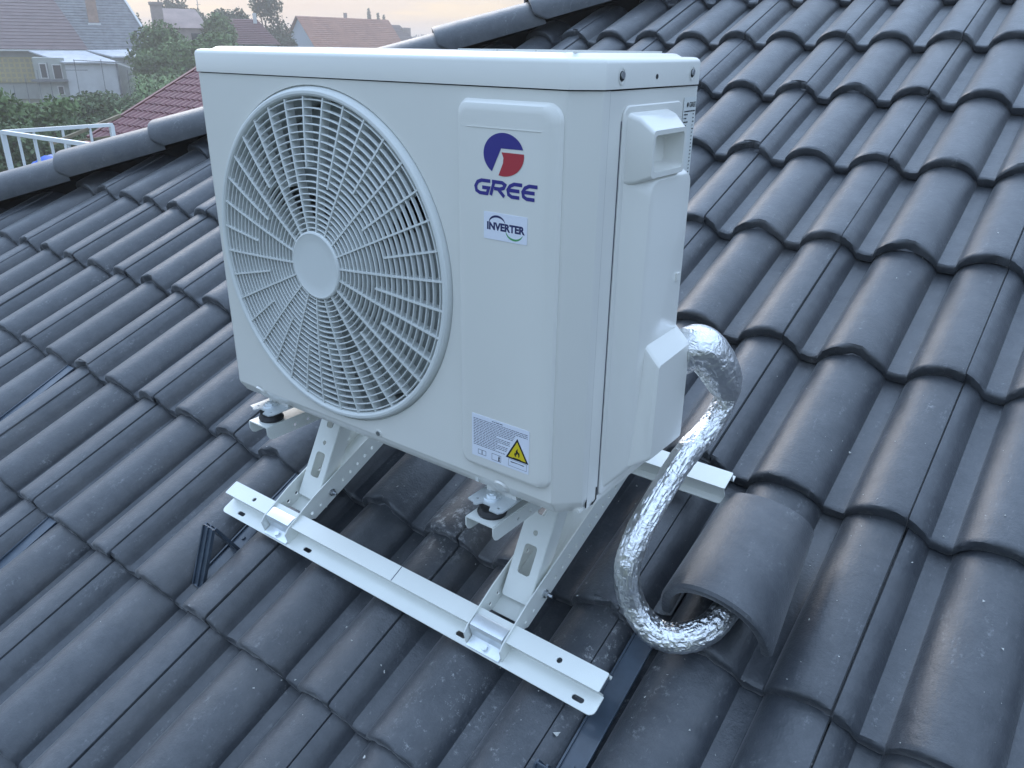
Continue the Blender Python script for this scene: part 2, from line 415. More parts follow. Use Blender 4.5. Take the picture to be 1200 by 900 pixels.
# vent hood tile with the pipe inside
def hood():
    n = 23; Ls = []
    def ring(v, sc, th, h, uc, wl, wr, base):
        P = []
        for i in range(n):
            t = math.pi*i/(n-1); ct, st = math.cos(t), math.sin(t)
            w = wl if ct < 0 else wr
            P.append((uc + (w-th)*ct*sc, v, base + (h-th)*(st**.85)))
        return P
    vs = -2.052
    o_ = [(vs+.004, .016), (vs-.001, .0155), (vs-.003, .010), (vs-.002, .003), (vs+.003, .0)]
    for v, th in o_: Ls.append(ring(v, 1, th, .108, .150, .083, .088, .026))
    for t in (.25, .5, .75, 1):
        v = vs + .235*t; h = .108 - .052*t; Ls.append(ring(v, 1, 0, h, .150-.012*t, .083-.006*t, .088-.012*t, .026-.028*t))
    Ls.append(ring(vs+.243, 1, .012, .05, .137, .076, .076, -.01))
    # inside back to the front
    Vv, Ff = loops(Ls, closed=False, cap1=False)
    inner = [ring(vs+.004, 1, .016, .108, .150, .083, .088, .026), ring(vs+.22, 1, .014, .060, .14, .077, .076, -.002)]
    V2, F2 = loops(inner, closed=False, cap1=False)
    k = len(Vv); Vv += V2; Ff += [q[::-1] for q in [tuple(i+k for i in q) for q in F2]]
    return Vv, Ff
Vh, Fh = hood()
vt = mk('vent_hood', Vh, Fh, M['tile'], roof, UVN, 45)
vt['label'] = 'raised half-round vent hood with the foil pipe entering below it'
# flat collar of the hood
Vc = [];
for v in (-2.035, -1.81):
    for x in (.040, .052, .070): Vc.append((x, v, prof(x)+.006-(v+2.079)*.07+(.006 if x > .06 else 0)))
mk('hood_collar', Vc, [(0, 1, 4, 3), (1, 2, 5, 4)], M['tile'], vt, UVN, 40)

# debris: small chips of mortar and dust on the tiles
mb = MB()
chips = [(-.23, -2.45), (.01, -2.28), (.47, -1.52), (.20, -1.6), (.28, -1.72), (-.42, -2.30), (-.30, -2.33)]
def surf(u_, v_):
    c = math.floor(u_/TW); b = math.ceil(-v_/TG); x = u_-c*TW; dv = v_+b*TG
    return prof(min(max(x, .01), .325)) - dv*.024/TG
for k in range(420):
    if k < len(chips): u_, v_ = chips[k]; s = .0035
    else:
        u_ = random.gauss(-.05, .50); v_ = random.gauss(-2.0, .40); s = random.choice((.0007, .0009, .0012, .0012, .0022))
        if not (-1.4 < u_ < .9): continue
    if k == 1: s = .007
    z = surf(u_, v_)
    P = [Vector((random.uniform(-1, 1), random.uniform(-1, 1), random.uniform(-.1, .9)))*s for _ in range(6)]
    cpt = Vector((u_, v_, z+s*.2))
    mb.add([cpt+p for p in P], [(0, 1, 2), (0, 2, 3), (0, 3, 4), (1, 2, 5), (2, 3, 5), (3, 4, 5), (0, 4, 1), (1, 4, 5)])
o = mb.build('mortar_crumbs', mat('mortar_crumb', (.5, .5, .47), .8), None, UVN); o['kind'] = 'stuff'; o['label'] = 'white mortar crumbs scattered over the dark roof tiles'; o['category'] = 'crumbs'

# ------------------------------------------------------------------ AIR CONDITIONER
ac = thing('air_conditioner', 'white outdoor air conditioning unit with round fan grille and blue and red logo', 'air conditioner', AC_O)
W_, D_, ZL, H_, CH = .707, .2652, .534, .5668, .030
FX, FZ = .2643, .277
def FR(y): return AC_M @ Matrix(((1, 0, 0, 0), (0, 0, -1, y), (0, 1, 0, 0), (0, 0, 0, 1)))   # xz-plane facing front: local (x, z) , +z local -> -y
def SR(x): return AC_M @ Matrix(((0, 0, 1, x), (1, 0, 0, 0), (0, 1, 0, 0), (0, 0, 0, 1)))    # yz-plane facing +x
# front panel with the fan opening
plate('front_panel', [(.006, .020), (W_-CH, .020), (W_-CH, ZL-.001), (.006, ZL-.001)], [circ(FX, FZ, .2478, 96)], .003, M['paint'], ac, FR(.0015))
def arc(cx, cy, rad, a0, a1, n=5): return [(cx+rad*math.cos(R(a0+(a1-a0)*i/n)), cy+rad*math.sin(R(a0+(a1-a0)*i/n))) for i in range(n+1)]
# wrap of the front panel: corner rounding, chamfer, return to the seam, left corner
wrap_r = arc(W_-CH-.001, .006, .006, -90, -52, 3) + arc(W_-.006, CH, .006, -35, 0, 3) + [(W_, .0415)]
wrap_l = [(0, .0415)] + arc(.006, .006, .006, 180, 270, 5)
for nm, P in (('corner_wrap', wrap_r), ('corner_wrap', wrap_l)):
    V = []; F = []
    n = len(P)
    for z, ins in ((ZL-.001, 0), (.022, 0), (.017, .0015), (.004, .0105), (.0, .013)):
        for (x, y) in P:
            sx = -1 if x > .35 else 1
            V.append((x+sx*ins*.45*(1 if y > .003 else .3), y+ins*(1 if y < .035 else .3), z))
    for k in range(4):
        for i in range(n-1): F.append((k*n+i, k*n+i+1, (k+1)*n+i+1, (k+1)*n+i))
    mk(nm, V, F, M['paint'], ac, AC_M, 30)
# lower skirt of the front, bent inwards
P = [(.0, .0212), (.0010, .0175), (.0096, .0045), (.0125, .0), (.05, .0)]
V, F = strip_profile(P, .0055, W_-CH+.0005, 0); mk('lower_skirt', V, F, M['paint'], ac, AC_M, 30)
# right side panel, left side, back and base
mb = MB(); mb.box(W_-.002, W_-.0005, .0425, D_, .002, ZL-.0015); mb.build('side_panel', M['paint'], ac, AC_M)
mb = MB(); mb.box(.0005, .002, .0425, D_, .002, ZL-.0015); mb.build('side_panel', M['paint'], ac, AC_M)
mb = MB(); mb.box(.002, W_-.002, D_-.003, D_-.001, .002, ZL-.002); mb.build('back_panel', M['paint'], ac, AC_M)
mb = MB(); mb.box(.004, W_-.004, .03, D_-.004, .0005, .0045); mb.build('base_pan', M['paint'], ac, AC_M)
# inside: shroud, condenser, fan
sh = MB(); n = 64; Ls = []
for y, rr in ((.016, .236), (.03, .231), (.06, .226), (.11, .226), (.13, .236)): Ls.append([(FX+rr*math.cos(2*math.pi*i/n), y, FZ+rr*math.sin(2*math.pi*i/n)) for i in range(n)])
V, F = loops(Ls, cap1=False); mk('fan_shroud', V, F, M['shroud'], ac, AC_M, 40)
mb = MB(); mb.box(.012, .545, .205, .222, .012, ZL-.008); mb.build('condenser_coil', M['fin'], ac, AC_M)
mb = MB()
for k in range(40): mb.box(.014, .543, .202, .2052, .02+k*.0128, .0225+k*.0128)
mb.build('coil_tube', M['steel'], ac, AC_M)
mb = MB(); mb.box(.545, .55, .004, D_-.004, .006, ZL-.004); mb.build('bulkhead', M['plastic'], ac, AC_M)
fanr = mk('fan', *loops([[(FX+rr*math.cos(2*math.pi*i/40), y, FZ+rr*math.sin(2*math.pi*i/40)) for i in range(40)] for y, rr in ((.13, .055), (.05, .055), (.042, .048), (.04, .02))]), M['fan'], ac, AC_M, 40)
for k in range(3):
    V = []; F = []; nr, na = 8, 14
    for i in range(nr+1):
        rr = .05 + .172*i/nr
        for j in range(na+1):
            a = R(120*k+25) + R(112)*(j/na)*(1 if i else 1) + R(18)*(i/nr)
            V.append((FX+rr*math.cos(a), .040+.055*(j/na)*(.5+.5*i/nr)-.01*math.sin(math.pi*j/na), FZ+rr*math.sin(a)))
    for i in range(nr):
        for j in range(na): F.append((i*(na+1)+j, i*(na+1)+j+1, (i+1)*(na+1)+j+1, (i+1)*(na+1)+j))
    mk('fan_blade', V, F, M['fan'], fanr, AC_M, 40)
mb = MB(); mb.box(.004, W_-.034, .0035, D_-.006, ZL-.004, ZL+.006); mb.build('light_blocker', M['dark'], ac, AC_M)  # unseen plate, added to stop light leaking through the gap under the lid
mb = MB(); mb.box(FX-.03, FX+.03, .13, .2, .02, ZL-.01); mb.build('motor_bracket', M['steel'], ac, AC_M)
# ring round the opening
P = [(.2490, .0002), (.2476, .0040), (.2462, .0040), (.2450, -.0015), (.2432, -.0058), (.2405, -.0078), (.2370, -.0080), (.2345, -.0066), (.2328, -.0030), (.2322, .006), (.2322, .020)]
n = 128; V = []; F = []
for i in range(n):
    a = 2*math.pi*i/n
    for rr, y in P: V.append((FX+rr*math.cos(a), y, FZ+rr*math.sin(a)))
k = len(P)
for i in range(n):
    for j in range(k-1): F.append((i*k+j, i*k+j+1, ((i+1) % n)*k+j+1, ((i+1) % n)*k+j))
ring = mk('grille_ring', V, F, M['plastic'], ac, AC_M, 28)
# grille
grille = thing('fan_grille', '', '', (0, 0, 0)); 
for kx in ('label', 'category'): del grille[kx]
bpy.data.objects.remove(grille)
dome = lambda rr: -.0185 + .0135*(rr/.232)**2
V = []; F = []; mbg = MB(); n = 120
NRING = 20
radii = [.0505 + (.2335-.0505)*(.80*q+.20*q*q) for q in ((i+.6)/NRING for i in range(NRING))]
for rr in radii:
    w = .00095; y0 = dome(rr); V = []; F = []
    for i in range(n):
        a = 2*math.pi*i/n
        for dr, dy in ((-w, .006), (-w, .0006), (-w*.4, 0), (w*.4, 0), (w, .0006), (w, .006)): V.append((FX+(rr+dr)*math.cos(a), y0+dy, FZ+(rr+dr)*math.sin(a)))
    for i in range(n):
        for j in range(6): F.append((i*6+j, i*6+(j+1) % 6, ((i+1) % n)*6+(j+1) % 6, ((i+1) % n)*6+j))
    mbg.add(V, F)
gr = mbg.build('fan_grille', M['plastic'], ac, AC_M, 30)
NSP = 36
for k in range(NSP):
    a = R(360*(k+.35)/NSP); ln = k % 2
    r0 = .046 if ln == 0 else (.140 if k % 4 == 1 else .118)
    V = []; F = []; nn = 9; w = .0013
    ca, sa = math.cos(a), math.sin(a)
    for i in range(nn):
        rr = r0 + (.2335-r0)*i/(nn-1)
        for dx, dy in ((-w, .014), (-w, -.0008), (w, -.0008), (w, .014)): V.append((FX+rr*ca-dx*sa, dome(rr)+dy, FZ+rr*sa+dx*ca))
    for i in range(nn-1):
        for j in range(4): F.append((i*4+j, i*4+(j+1) % 4, (i+1)*4+(j+1) % 4, (i+1)*4+j))
    F += [(0, 1, 2, 3), tuple((nn-1)*4+q for q in (3, 2, 1, 0))]
    mk('spoke', V, F, M['plastic'], gr, AC_M)
V, F = loops([[(FX+rr*math.cos(2*math.pi*i/48), y, FZ+rr*math.sin(2*math.pi*i/48)) for i in range(48)] for rr, y in ((.0505, -.006), (.0505, -.0185), (.0495, -.0205), (.0475, -.0212), (.0455, -.0205), (.03, -.0200))])
mk('grille_hub', V, F, M['plastic'], gr, AC_M, 25)
# raised logo panel
def raised(name, o_, i_, y0, y1, mt, steps=((0, 0), (.12, .45), (.35, .80), (.7, .97), (1, 1))):
    Ls = []
    for a, b in steps: Ls.append([(p[0]+(q[0]-p[0])*a, y0+(y1-y0)*b, p[1]+(q[1]-p[1])*a) for p, q in zip(o_, i_)])
    V, F = loops(Ls); return mk(name, V, F, mt, ac, AC_M, 24)
YP = -.0078
raised('logo_panel', rrect(.5275, .676, .0385, .5205, (.018, .020, .014, .016), 7), rrect(.5345, .6575, .0455, .5075, (.012, .014, .010, .010), 7), -.0002, YP, M['paint'])
mb = MB(); mb.box(.5435, .651, YP-.0006, YP+.001, .4895, .4902); mb.build('embossed_line', M['paint'], ac, AC_M)
YS = YP-.0004
def flat(name, P, y, mt, parent=ac, MM=None):
    mm = MM or AC_M
    return mk(name, [(x, y, z) for x, z in P], [tuple(range(len(P)))], mt, parent, mm)
# globe emblem
ECX, ECZ, ERX, ERZ = .5990, .4613, .0293, .0243
def el(a): return (ECX+ERX*math.cos(a), ECZ+ERZ*math.sin(a))
def ang(x, z): return math.atan2((z-ECZ)/ERZ, (x-ECX)/ERX)
a0 = ang(.6270, .4685); a1 = ang(.5820, .4413) % (2*math.pi)
em = flat('logo_globe', [el(a0+(a1-a0)*i/40) for i in range(41)] + [(.5955, .4683)], YS, M['blue'])
b0 = ang(.6280, .4640) ; b1 = ang(.5920, .4376)
mk('logo_red', [(x, YS, z) for x, z in [(.5962, .4640)] + [el(b0+(b1-b0)*i/18) for i in range(19)][:] + [(.5955, .4455), (.5985, .4520), (.5990, .4580)]],
   [tuple(range(23))], M['red'], em, AC_M)
# word mark, built of strokes
LET = {'G': [[(1.0, .93), (.42, .93), (.18, .80), (.08, .5), (.18, .2), (.42, .07), (.90, .07), (.96, .46), (.52, .46)]],
       'R': [[(.10, -.0), (.20, 1.0)], [(.06, .93), (.70, .93), (.90, .80), (.84, .58), (.62, .48), (.26, .48)], [(.50, .48), (.96, 0)]],
       'E': [[(1.02, .93), (.46, .93), (.20, .78), (.08, .5), (.18, .2), (.42, .07), (.96, .07)], [(.10, .5), (.90, .5)]]}
mbt = MB(); x0 = .5558
for li, (ch, w) in enumerate((('G', .0228), ('R', .0236), ('E', .0205), ('E', .0205))):
    hh = .0172; zb = .4137
    for si, st in enumerate(LET[ch]):
        P = [(x0 + p[0]*w + (p[1]-.5)*.0030, zb + p[1]*hh) for p in st]
        th = .0042
        A_, B_ = [], []
        O_ = thick_profile(P, th); m_ = len(P)
        V = [(x, YS - .00005*si, z) for x, z in O_]
        mbt.add(V, [(i, i+1, 2*m_-2-i, 2*m_-1-i) for i in range(m_-1)])
    x0 += w + .0010
mbt.build('logo_word', M['blue'], em, AC_M)
# inverter sticker
def text(name, s, size, mt, parent, MM, off=.0, xs=1, shear=0, ax='LEFT'):
    cu = bpy.data.curves.new(name, 'FONT'); cu.body = s; cu.size = size; cu.offset = off; cu.shear = shear; cu.align_x = ax; cu.resolution_u = 3
    ob = bpy.data.objects.new('t', cu); COL.objects.link(ob)
    me = bpy.data.meshes.new_from_object(ob.evaluated_get(bpy.context.evaluated_depsgraph_get()))
    bpy.data.objects.remove(ob)
    xsr = [v.co.x for v in me.vertices]; wd = max(xsr)-min(xsr)
    if xs != 1: me.transform(Matrix.Diagonal((xs/wd, 1, 1, 1)) @ Matrix.Translation((-min(xsr), 0, 0)))
    me.materials.clear(); me.materials.append(mt)
    return link(name, me, parent, MM)
st = plate('inverter_sticker', rrect(.5703, .6348, .3612, .3938, .001, 2), [], .0004, M['sticker'], ac, FR(YP-.0003))
text('sticker_text', 'INVERTER', .0122, M['navy'], st, FR(YP-.0006) @ Matrix.Translation((.5752, .3733, 0)), off=.0006, xs=.0565)
def arcband(cx, cz, rx, rz, a0, a1, t0, t1, y, mt, name):
    V = []; F = []; n = 20
    for i in range(n+1):
        s = i/n; a = R(a0+(a1-a0)*s); t = t0+(t1-t0)*math.sin(math.pi*min(1, s*1.05)*.98)**.7
        V += [(cx+(rx+t)*math.cos(a), y, cz+(rz+t)*math.sin(a)), (cx+(rx-t*.2)*math.cos(a), y, cz+(rz-t*.2)*math.sin(a))]
    for i in range(n): F.append((2*i, 2*i+1, 2*i+3, 2*i+2))
    mk(name, V, F, mt, st, AC_M)
arcband(.5905, .3795, .0125, .0092, 165, 22, .0004, .0022, YP-.0006, M['navy'], 'sticker_arc')
arcband(.6165, .3745, .0125, .0090, 192, 338, .0004, .0020, YP-.0006, M['green'], 'sticker_arc')
# warning sticker
ws = plate('warning_sticker', rrect(.5494, .6452, .0562, .1198, .0006, 2), [], .0004, M['sticker'], ac, FR(YP-.0003))
mb = MB(); yy = YP-.0006
def dash(mb, x0_, x1_, z, h=.0009, y=None):
    x = x0_
    while x < x1_-.001:
        w = random.uniform(.0018, .0062); e = min(x+w, x1_)
        mb.add([(x, y or yy, z-h/2), (e, y or yy, z-h/2), (e, y or yy, z+h/2), (x, y or yy, z+h/2)], [(0, 1, 2, 3)]); x = e + .0008
dash(mb, .584, .602, .1163, .0012)
for k in range(17):
    z = .1133 - k*.00245
    xr = .6425 if k < 4 else min(.6425, .6215 - (k-4)*.0013)
    if k % 4 == 3: xr -= random.uniform(.01, .03)
    dash(mb, .5522, xr, z)
mb.build('warning_text', M['inkgrey'], ws, AC_M)
tri = lambda cx, cz, h, w: [(cx-w/2, cz-h/3), (cx+w/2, cz-h/3), (cx, cz+h*2/3)]
flat('warning_triangle', tri(.6262, .0820, .0325, .0375), yy, M['ink'], ws)
flat('triangle_field', tri(.6262, .0820, .0252, .0290), yy-.0001, M['yellow'], ws)
fl = [(-.0042, -.0052), (-.0055, -.0015), (-.0045, .0022), (-.0022, .0010), (-.0028, .0052), (.0012, .0105), (.0010, .0058), (.0032, .0030), (.0038, .0048), (.0052, .0008), (.0050, -.0030), (.0030, -.0055), (.0028, -.0012), (.0004, .0018), (-.0002, -.0020), (-.0022, -.0006), (-.0018, -.0052)]
flat('flame_symbol', [(.6262+x*.82, .0808+z*.82) for x, z in fl], yy-.0002, M['ink'], ws)
mb = MB(); mb.add([(.6200, yy-.0002, .0735), (.6324, yy-.0002, .0735), (.6324, yy-.0002, .0744), (.6200, yy-.0002, .0744)], [(0, 1, 2, 3)]); mb.build('flame_line', M['ink'], ws, AC_M)
mb = MB()
def outline(mb, x0_, x1_, z0_, z1_, t=.0006, y=yy):
    for a, b, c_, d_ in ((x0_, x1_, z0_, z0_+t), (x0_, x1_, z1_-t, z1_), (x0_, x0_+t, z0_+t, z1_-t), (x1_-t, x1_, z0_+t, z1_-t)):
        mb.add([(a, y, c_), (b, y, c_), (b, y, d_), (a, y, d_)], [(0, 1, 2, 3)])
outline(mb, .5600, .5668, .0606, .0680); outline(mb, .5672, .5740, .0606, .0680); outline(mb, .5838, .5996, .0592, .0690)
mb.build('manual_symbol', M['inkgrey'], ws, AC_M)
mb = MB(); mb.add([(x, yy, z) for x, z in ((.5948, .0600), (.5975, .0600), (.5970, .0635), (.5978, .0650), (.5962, .0685), (.5950, .0650))], [(0, 1, 2, 3, 4, 5)])
mb.add([(x, yy, z) for x, z in ((.6150, .0672), (.6385, .0672), (.6365, .0658), (.6300, .0665), (.6230, .0662), (.6165, .0658))], [(0, 1, 2, 3, 4, 5)])
outline(mb, .6120, .6420, .0598, .0702, .0004); mb.build('service_symbol', M['ink'], ws, AC_M)

# top lid
def lid():
    def lp(z, ins, rad=.007):
        x0_, x1_, y0_, y1_ = -.0022+ins, W_+.0022-ins, -.0022+ins, D_+.002-ins; c = CH-.001
        P = arc(x0_+rad, y0_+rad, rad, 180, 270, 4) + arc(x1_-c-.002, y0_+.008, .008, -90, -60, 3) + arc(x1_-.008, y0_+c+.002, .008, -30, 0, 3) + arc(x1_-rad, y1_-rad, rad, 0, 90, 4) + arc(x0_+rad, y1_-rad, rad, 90, 180, 4)
        return [(x, y, z) for x, y in P]
    L = [lp(ZL+.0005, .002), lp(ZL+.0005, 0), lp(H_-.0065, 0), lp(H_-.0030, .0012), lp(H_-.0008, .0038), lp(H_, .0075), lp(H_, .016), lp(H_+.0002, .0185), lp(H_+.0034, .0235), lp(H_+.004, .027)]
    V, F = loops(L); return mk('top_lid', V, F, M['paint'], ac, AC_M, 48)
ld_ = lid()
mb = MB()
for x in (.50, .5575, .6125, .6635): mb.box(x, x+.0035, .030, .235, H_+.0038, H_+.0062)
mb.box(.06, .655, .0295, .0325, H_+.0038, H_+.0046)
mb.build('lid_rib', M['paint'], ld_, AC_M)
for y, z, rr in ((.0602, .5478, .0062), (.2395, .5482, .0058)):
    V, F = loops([[(W_+.0022+dx, y+q*math.cos(2*math.pi*i/20), z+q*1.25*math.sin(2*math.pi*i/20)) for i in range(20)] for dx, q in ((.0004, rr+.0016), (.0006, rr), (-.001, rr-.0008))], cap1=False)
    mk('screw_recess', V, F, M['paint'], ld_, AC_M, 40)
    mb = MB(); mb.cyl(AC_M.to_3x3()@Vector((0, 0, 0))+Vector((W_+.0020, y, z)), (W_+.0029, y, z), rr-.0008, 18); mb.build('screw_hole', M['dark'], ld_, AC_M)
    mb = MB(); mb.cyl((W_+.0022, y-.0005, z+.001), (W_+.0048, y-.0005, z+.001), rr*.62, 10); mb.build('screw', M['steel'], ld_, AC_M)
mb = MB(); mb.cyl((W_+.002, .1434, .5460), (W_+.0028, .1434, .5460), .0028, 12); mb.build('screw_hole', M['dark'], ld_, AC_M)

# service cover on the side
def sbox(name, o_, i_, x0_, x1_, steps=((0, 0), (.2, .55), (.5, .88), (.8, .985), (1, 1)), par=None, mt='paint'):
    Ls = []
    for a, b in steps: Ls.append([(x0_+(x1_-x0_)*b, p[0]+(q[0]-p[0])*a, p[1]+(q[1]-p[1])*a) for p, q in zip(o_, i_)])
    V, F = loops(Ls); return mk(name, V, F, M[mt], par or ac, AC_M, 26)
cover = sbox('service_cover', rrect(.0705, .2225, .0105, .5165, (.006, .014, .014, .006), 5), rrect(.0730, .2200, .0130, .5140, (.005, .013, .013, .005), 5), W_-.0002, W_+.0022, ((0, 0), (0, .6), (.6, 1), (1, 1)))
sbox('cover_bulge', rrect(.0790, .2190, .018, .448, (.004, .02, .02, .004), 4), rrect(.1060, .2120, .050, .4300, (.01, .012, .02, .01), 4), W_+.0018, W_+.0265, par=cover, steps=((0, 0), (.08, .05), (.45, .50), (.84, .93), (.93, .985), (1, 1)))
# handle box with a recess in its face
hx = W_+.0300
oo = rrect(.080, .1835, .4270, .5085, .006, 4); ii = rrect(.0935, .1800, .4355, .4905, .005, 4)
rc = rrect(.0985, .1745, .4425, .4845, .005, 4); rb = rrect(.1010, .1700, .4490, .4780, .004, 4)
Ls = [[(x, p[0], p[1]) for p in lp] for x, lp in ((W_+.002, oo), (W_+.014, [(p[0]*.6+q[0]*.4, p[1]*.75+q[1]*.25) for p, q in zip(oo, ii)]), (hx-.002, ii), (hx, [(p[0]*.88+q[0]*.12, p[1]*.88+q[1]*.12) for p, q in zip(ii, rc)]), (hx, rc), (hx-.0015, rc), (hx-.024, rb))]
V, F = loops(Ls); mk('carry_handle', V, F, M['paint'], cover, AC_M, 26)
mb = MB(); mb.box(W_+.024, W_+.0285, .196, .206, .292, .302); mb.build('cable_clip', M['paint'], cover, AC_M)
# pipe cover: faceted box, sloped top, sloped front, tapered bottom
X1 = W_+.0475
def pc(x, ins=0):
    t = (x-W_)/(X1-W_)
    return [(x, .0825+.0365*t+ins, .0375+.0195*t+ins), (x, .2260-.003*t-ins, .0300+.0285*t+ins), (x, .2260-.003*t-ins, .2440-.036*t-ins), (x, .1250-.004*t+ins, .2440-.046*t-ins)]
base = [(W_+.002, .0835, .036), (W_+.002, .226, .036), (W_+.002, .2245, .2440), (W_+.002, .1265, .2440)]
top_ = [(X1, .1205, .0575), (X1, .2190, .0575), (X1, .2175, .2050), (X1, .1225, .1980)]
def round4(P, q, x=None):   # cut corners of a quad loop
    o_ = []
    for i in range(4):
        a = Vector(P[i-1]); b = Vector(P[i]); c_ = Vector(P[(i+1) % 4])
        p0 = b+(a-b).normalized()*q; p1 = b+(c_-b).normalized()*q
        for t in (0, .33, .67, 1): o_.append(tuple((p0*(1-t)+b*t)*(1-t)+(b*(1-t)+p1*t)*t))
    return o_
bl, tl = round4(base, .008), round4(top_, .007)
mixl = lambda a, b, t: [tuple(Vector(p).lerp(Vector(q), t)) for p, q in zip(a, b)]
inn = round4([(X1+.0008, p[1]+(.17-p[1])*.05, p[2]+(.13-p[2])*.03) for p in top_], .006)
V, F = loops([bl, mixl(bl, tl, .5), mixl(bl, tl, .93), mixl(bl, inn, .985), inn]); mk('pipe_cover', V, F, M['paint'], cover, AC_M, 22)
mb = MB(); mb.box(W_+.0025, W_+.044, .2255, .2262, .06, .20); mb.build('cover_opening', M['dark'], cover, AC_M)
# dark seams beside panels, drain slot low on the side
mb = MB(); mb.box(W_-.0025, W_-.0004, .0417, .0424, .004, ZL-.002); mb.build('panel_seam', M['dark'], ac, AC_M)
mb = MB(); mb.box(W_-.0003, W_+.0003, .0690, .0698, .012, .500); mb.build('panel_seam', M['inkgrey'], ac, AC_M)
mb = MB()
for (a, b) in (((.0655, .0075), (.0655, .026)), ((.0655, .0075), (.0560, .0035))): mb.bar((W_+.0002, *a), (W_+.0002, *b), .0012, .0012, (1, 0, 0))
mb.add([(W_+.0004, y, z) for y, z in ((.0500, .0040), (.0560, .0030), (.0600, .0060), (.0560, .0075))], [(0, 1, 2, 3)])
mb.build('drain_slot', M['dark'], ac, AC_M)
# rating plate
rp_ = plate('rating_plate', [(.2275, .338), (.2640, .338), (.2640, .5195), (.2275, .5195)], [], .0002, M['plastic'], ac, SR(W_+.0003))
mb = MB(); xs_ = W_+.0008
def sdash(mb, y0_, y1_, z, h=.0015):
    y = y0_
    while y < y1_-.0008:
        e = min(y+random.uniform(.0018, .005), y1_)
        mb.add([(xs_, y, z-h/2), (xs_, e, z-h/2), (xs_, e, z+h/2), (xs_, y, z+h/2)], [(0, 1, 2, 3)]); y = e+.0007
sdash(mb, .2300, .2620, .5025)
for k in range(26):
    z = .4985-k*.0046
    if k in (18, 22): continue
    if k < 20: sdash(mb, .2300, .2300+random.uniform(.006, .014), z); sdash(mb, .2560, .2560+random.uniform(.002, .006), z)
    else: sdash(mb, .2380, .2600, z, .0008)
for k in range(14):
    y = .2360+k*.0016; mb.add([(xs_, y, .3890), (xs_, y+.0009, .3890), (xs_, y+.0009, .4010), (xs_, y, .4010)], [(0, 1, 2, 3)])
mb.build('rating_text', M['ink'], rp_, AC_M)
text('rating_name', 'GREE', .0085, M['ink'], rp_, SR(W_+.0009) @ Matrix.Translation((.2425, .5075, 0)), off=.0001)
mb = MB(); mb.add([(xs_, .2385+.0024*math.cos(t*math.pi/6), .5105+.0030*math.sin(t*math.pi/6)) for t in range(12)], [tuple(range(12))]); mb.build('rating_emblem', M['ink'], rp_, AC_M)
mb = MB(); mb.box(W_+.0006, W_+.0010, .2330, .2645, .3420, .3700); mb.build('serial_sticker', M['sticker'], rp_, AC_M)
mb = MB(); xs_ = W_+.0012
sdash(mb, .2350, .2630, .3650, .0007); sdash(mb, .2350, .2630, .3520, .002); mb.build('serial_text', M['inkgrey'], rp_, AC_M)
# screws and dimples on the front
for x, z in ((.356, .0245),):
    mb = MB(); mb.cyl((x, .001, z), (x, -.0012, z), .0062, 16); mb.build('screw_seat', M['paint'], ac, AC_M)
    mb = MB(); mb.cyl((x, -.0010, z), (x, -.0026, z), .0042, 8); mb.build('screw', M['steel'], ac, AC_M)
for x, z in ((.062, .012), (.592, .013)):
    V, F = loops([[(x+q*math.cos(2*math.pi*i/20), .0046-dy+ (-.66)*(q*math.sin(2*math.pi*i/20)), z+q*math.sin(2*math.pi*i/20)) for i in range(20)] for q, dy in ((.0130, -.001), (.011, .003), (.006, .0048))])
    mk('skirt_dimple', V, F, M['paint'], ac, AC_M, 50)
for x, z in ((.1, .448), (.545, .462), (.545, .14)):
    mb = MB(); mb.cyl((x, .001, z), (x, -.0009, z), .0022, 10); mb.build('pimple', M['paint'], ac, AC_M)

# ------------------------------------------------------------------ MOUNTING FRAME
ORG = RU @ Vector((-.38, -2.23, .0))
fr = thing('mounting_frame', 'white perforated steel roof bracket carrying the air conditioner', 'bracket', ORG)
def hat_rail(u0, u1, vf, wf, vt0, vt1, n0=.019, n1=.046, slots=(), holes=(), lipv=.004):
    """folded rail: front flange with slots, undercut web, flat top, back leg with a small lip"""
    t = .0022
    rl = plate('rail', rrect(u0, u1, vf, vf+wf, (.010, .001, .001, .010), 4), [slot(x, vf+wf*.40, .020, .0042) for x in slots], t, M['frame'], fr, UVN @ Matrix.Translation((0, 0, n0)))
    P = [(vf+wf-.0015, n0), (vf+wf+.0005, n0+.001), (vf+wf+.0010, n0+.003), (vt0+.0014, n1-.003), (vt0+.0016, n1-.0008)]
    P2 = [(vt1-.0022, n1), (vt1-.0012, n1-.002), (vt1-.0012, n0+.008), (vt1+.001, n0+.005), (vt1+lipv, n0+.007)]
    for Q in (P, P2):
        V, F = prism(thick_profile(Q, t), u0+.004, u1-.002, 0); k = len(V)//2
        caps = [(i, i+1, k-2-i, k-1-i) for i in range(k//2-1)]; F += caps + [tuple(q+k for q in f_) for f_ in caps]
        mk('rail_web', V, F, M['frame'], rl, UVN, 40)
    plate('rail_top', rrect(u0+.001, u1, vt0, vt1-.001, .0018, 2), [circ(x, vt0+(vt1-vt0)*.45, .0046, 14) for x in holes], t, M['frame'], rl, UVN @ Matrix.Translation((0, 0, n1)))
    return rl
r1 = hat_rail(-.816, .0560, -2.2440, .0330, -2.2170, -2.1850, slots=(-.766, -.567, -.1955, .0240), holes=(-.7376, -.0190))
mb = MB()
mb.add([(-.352, -2.2165, .0474), (-.3505, -2.2165, .0474), (-.3505, -2.1865, .0474), (-.352, -2.1865, .0474)], [(0, 1, 2, 3)]); mb.build('rail_joint', M['inkgrey'], r1, UVN)
r2_ = hat_rail(-.816, .0690, -1.8330, .0130, -1.8215, -1.7845, n0=.018, n1=.047, lipv=.010)
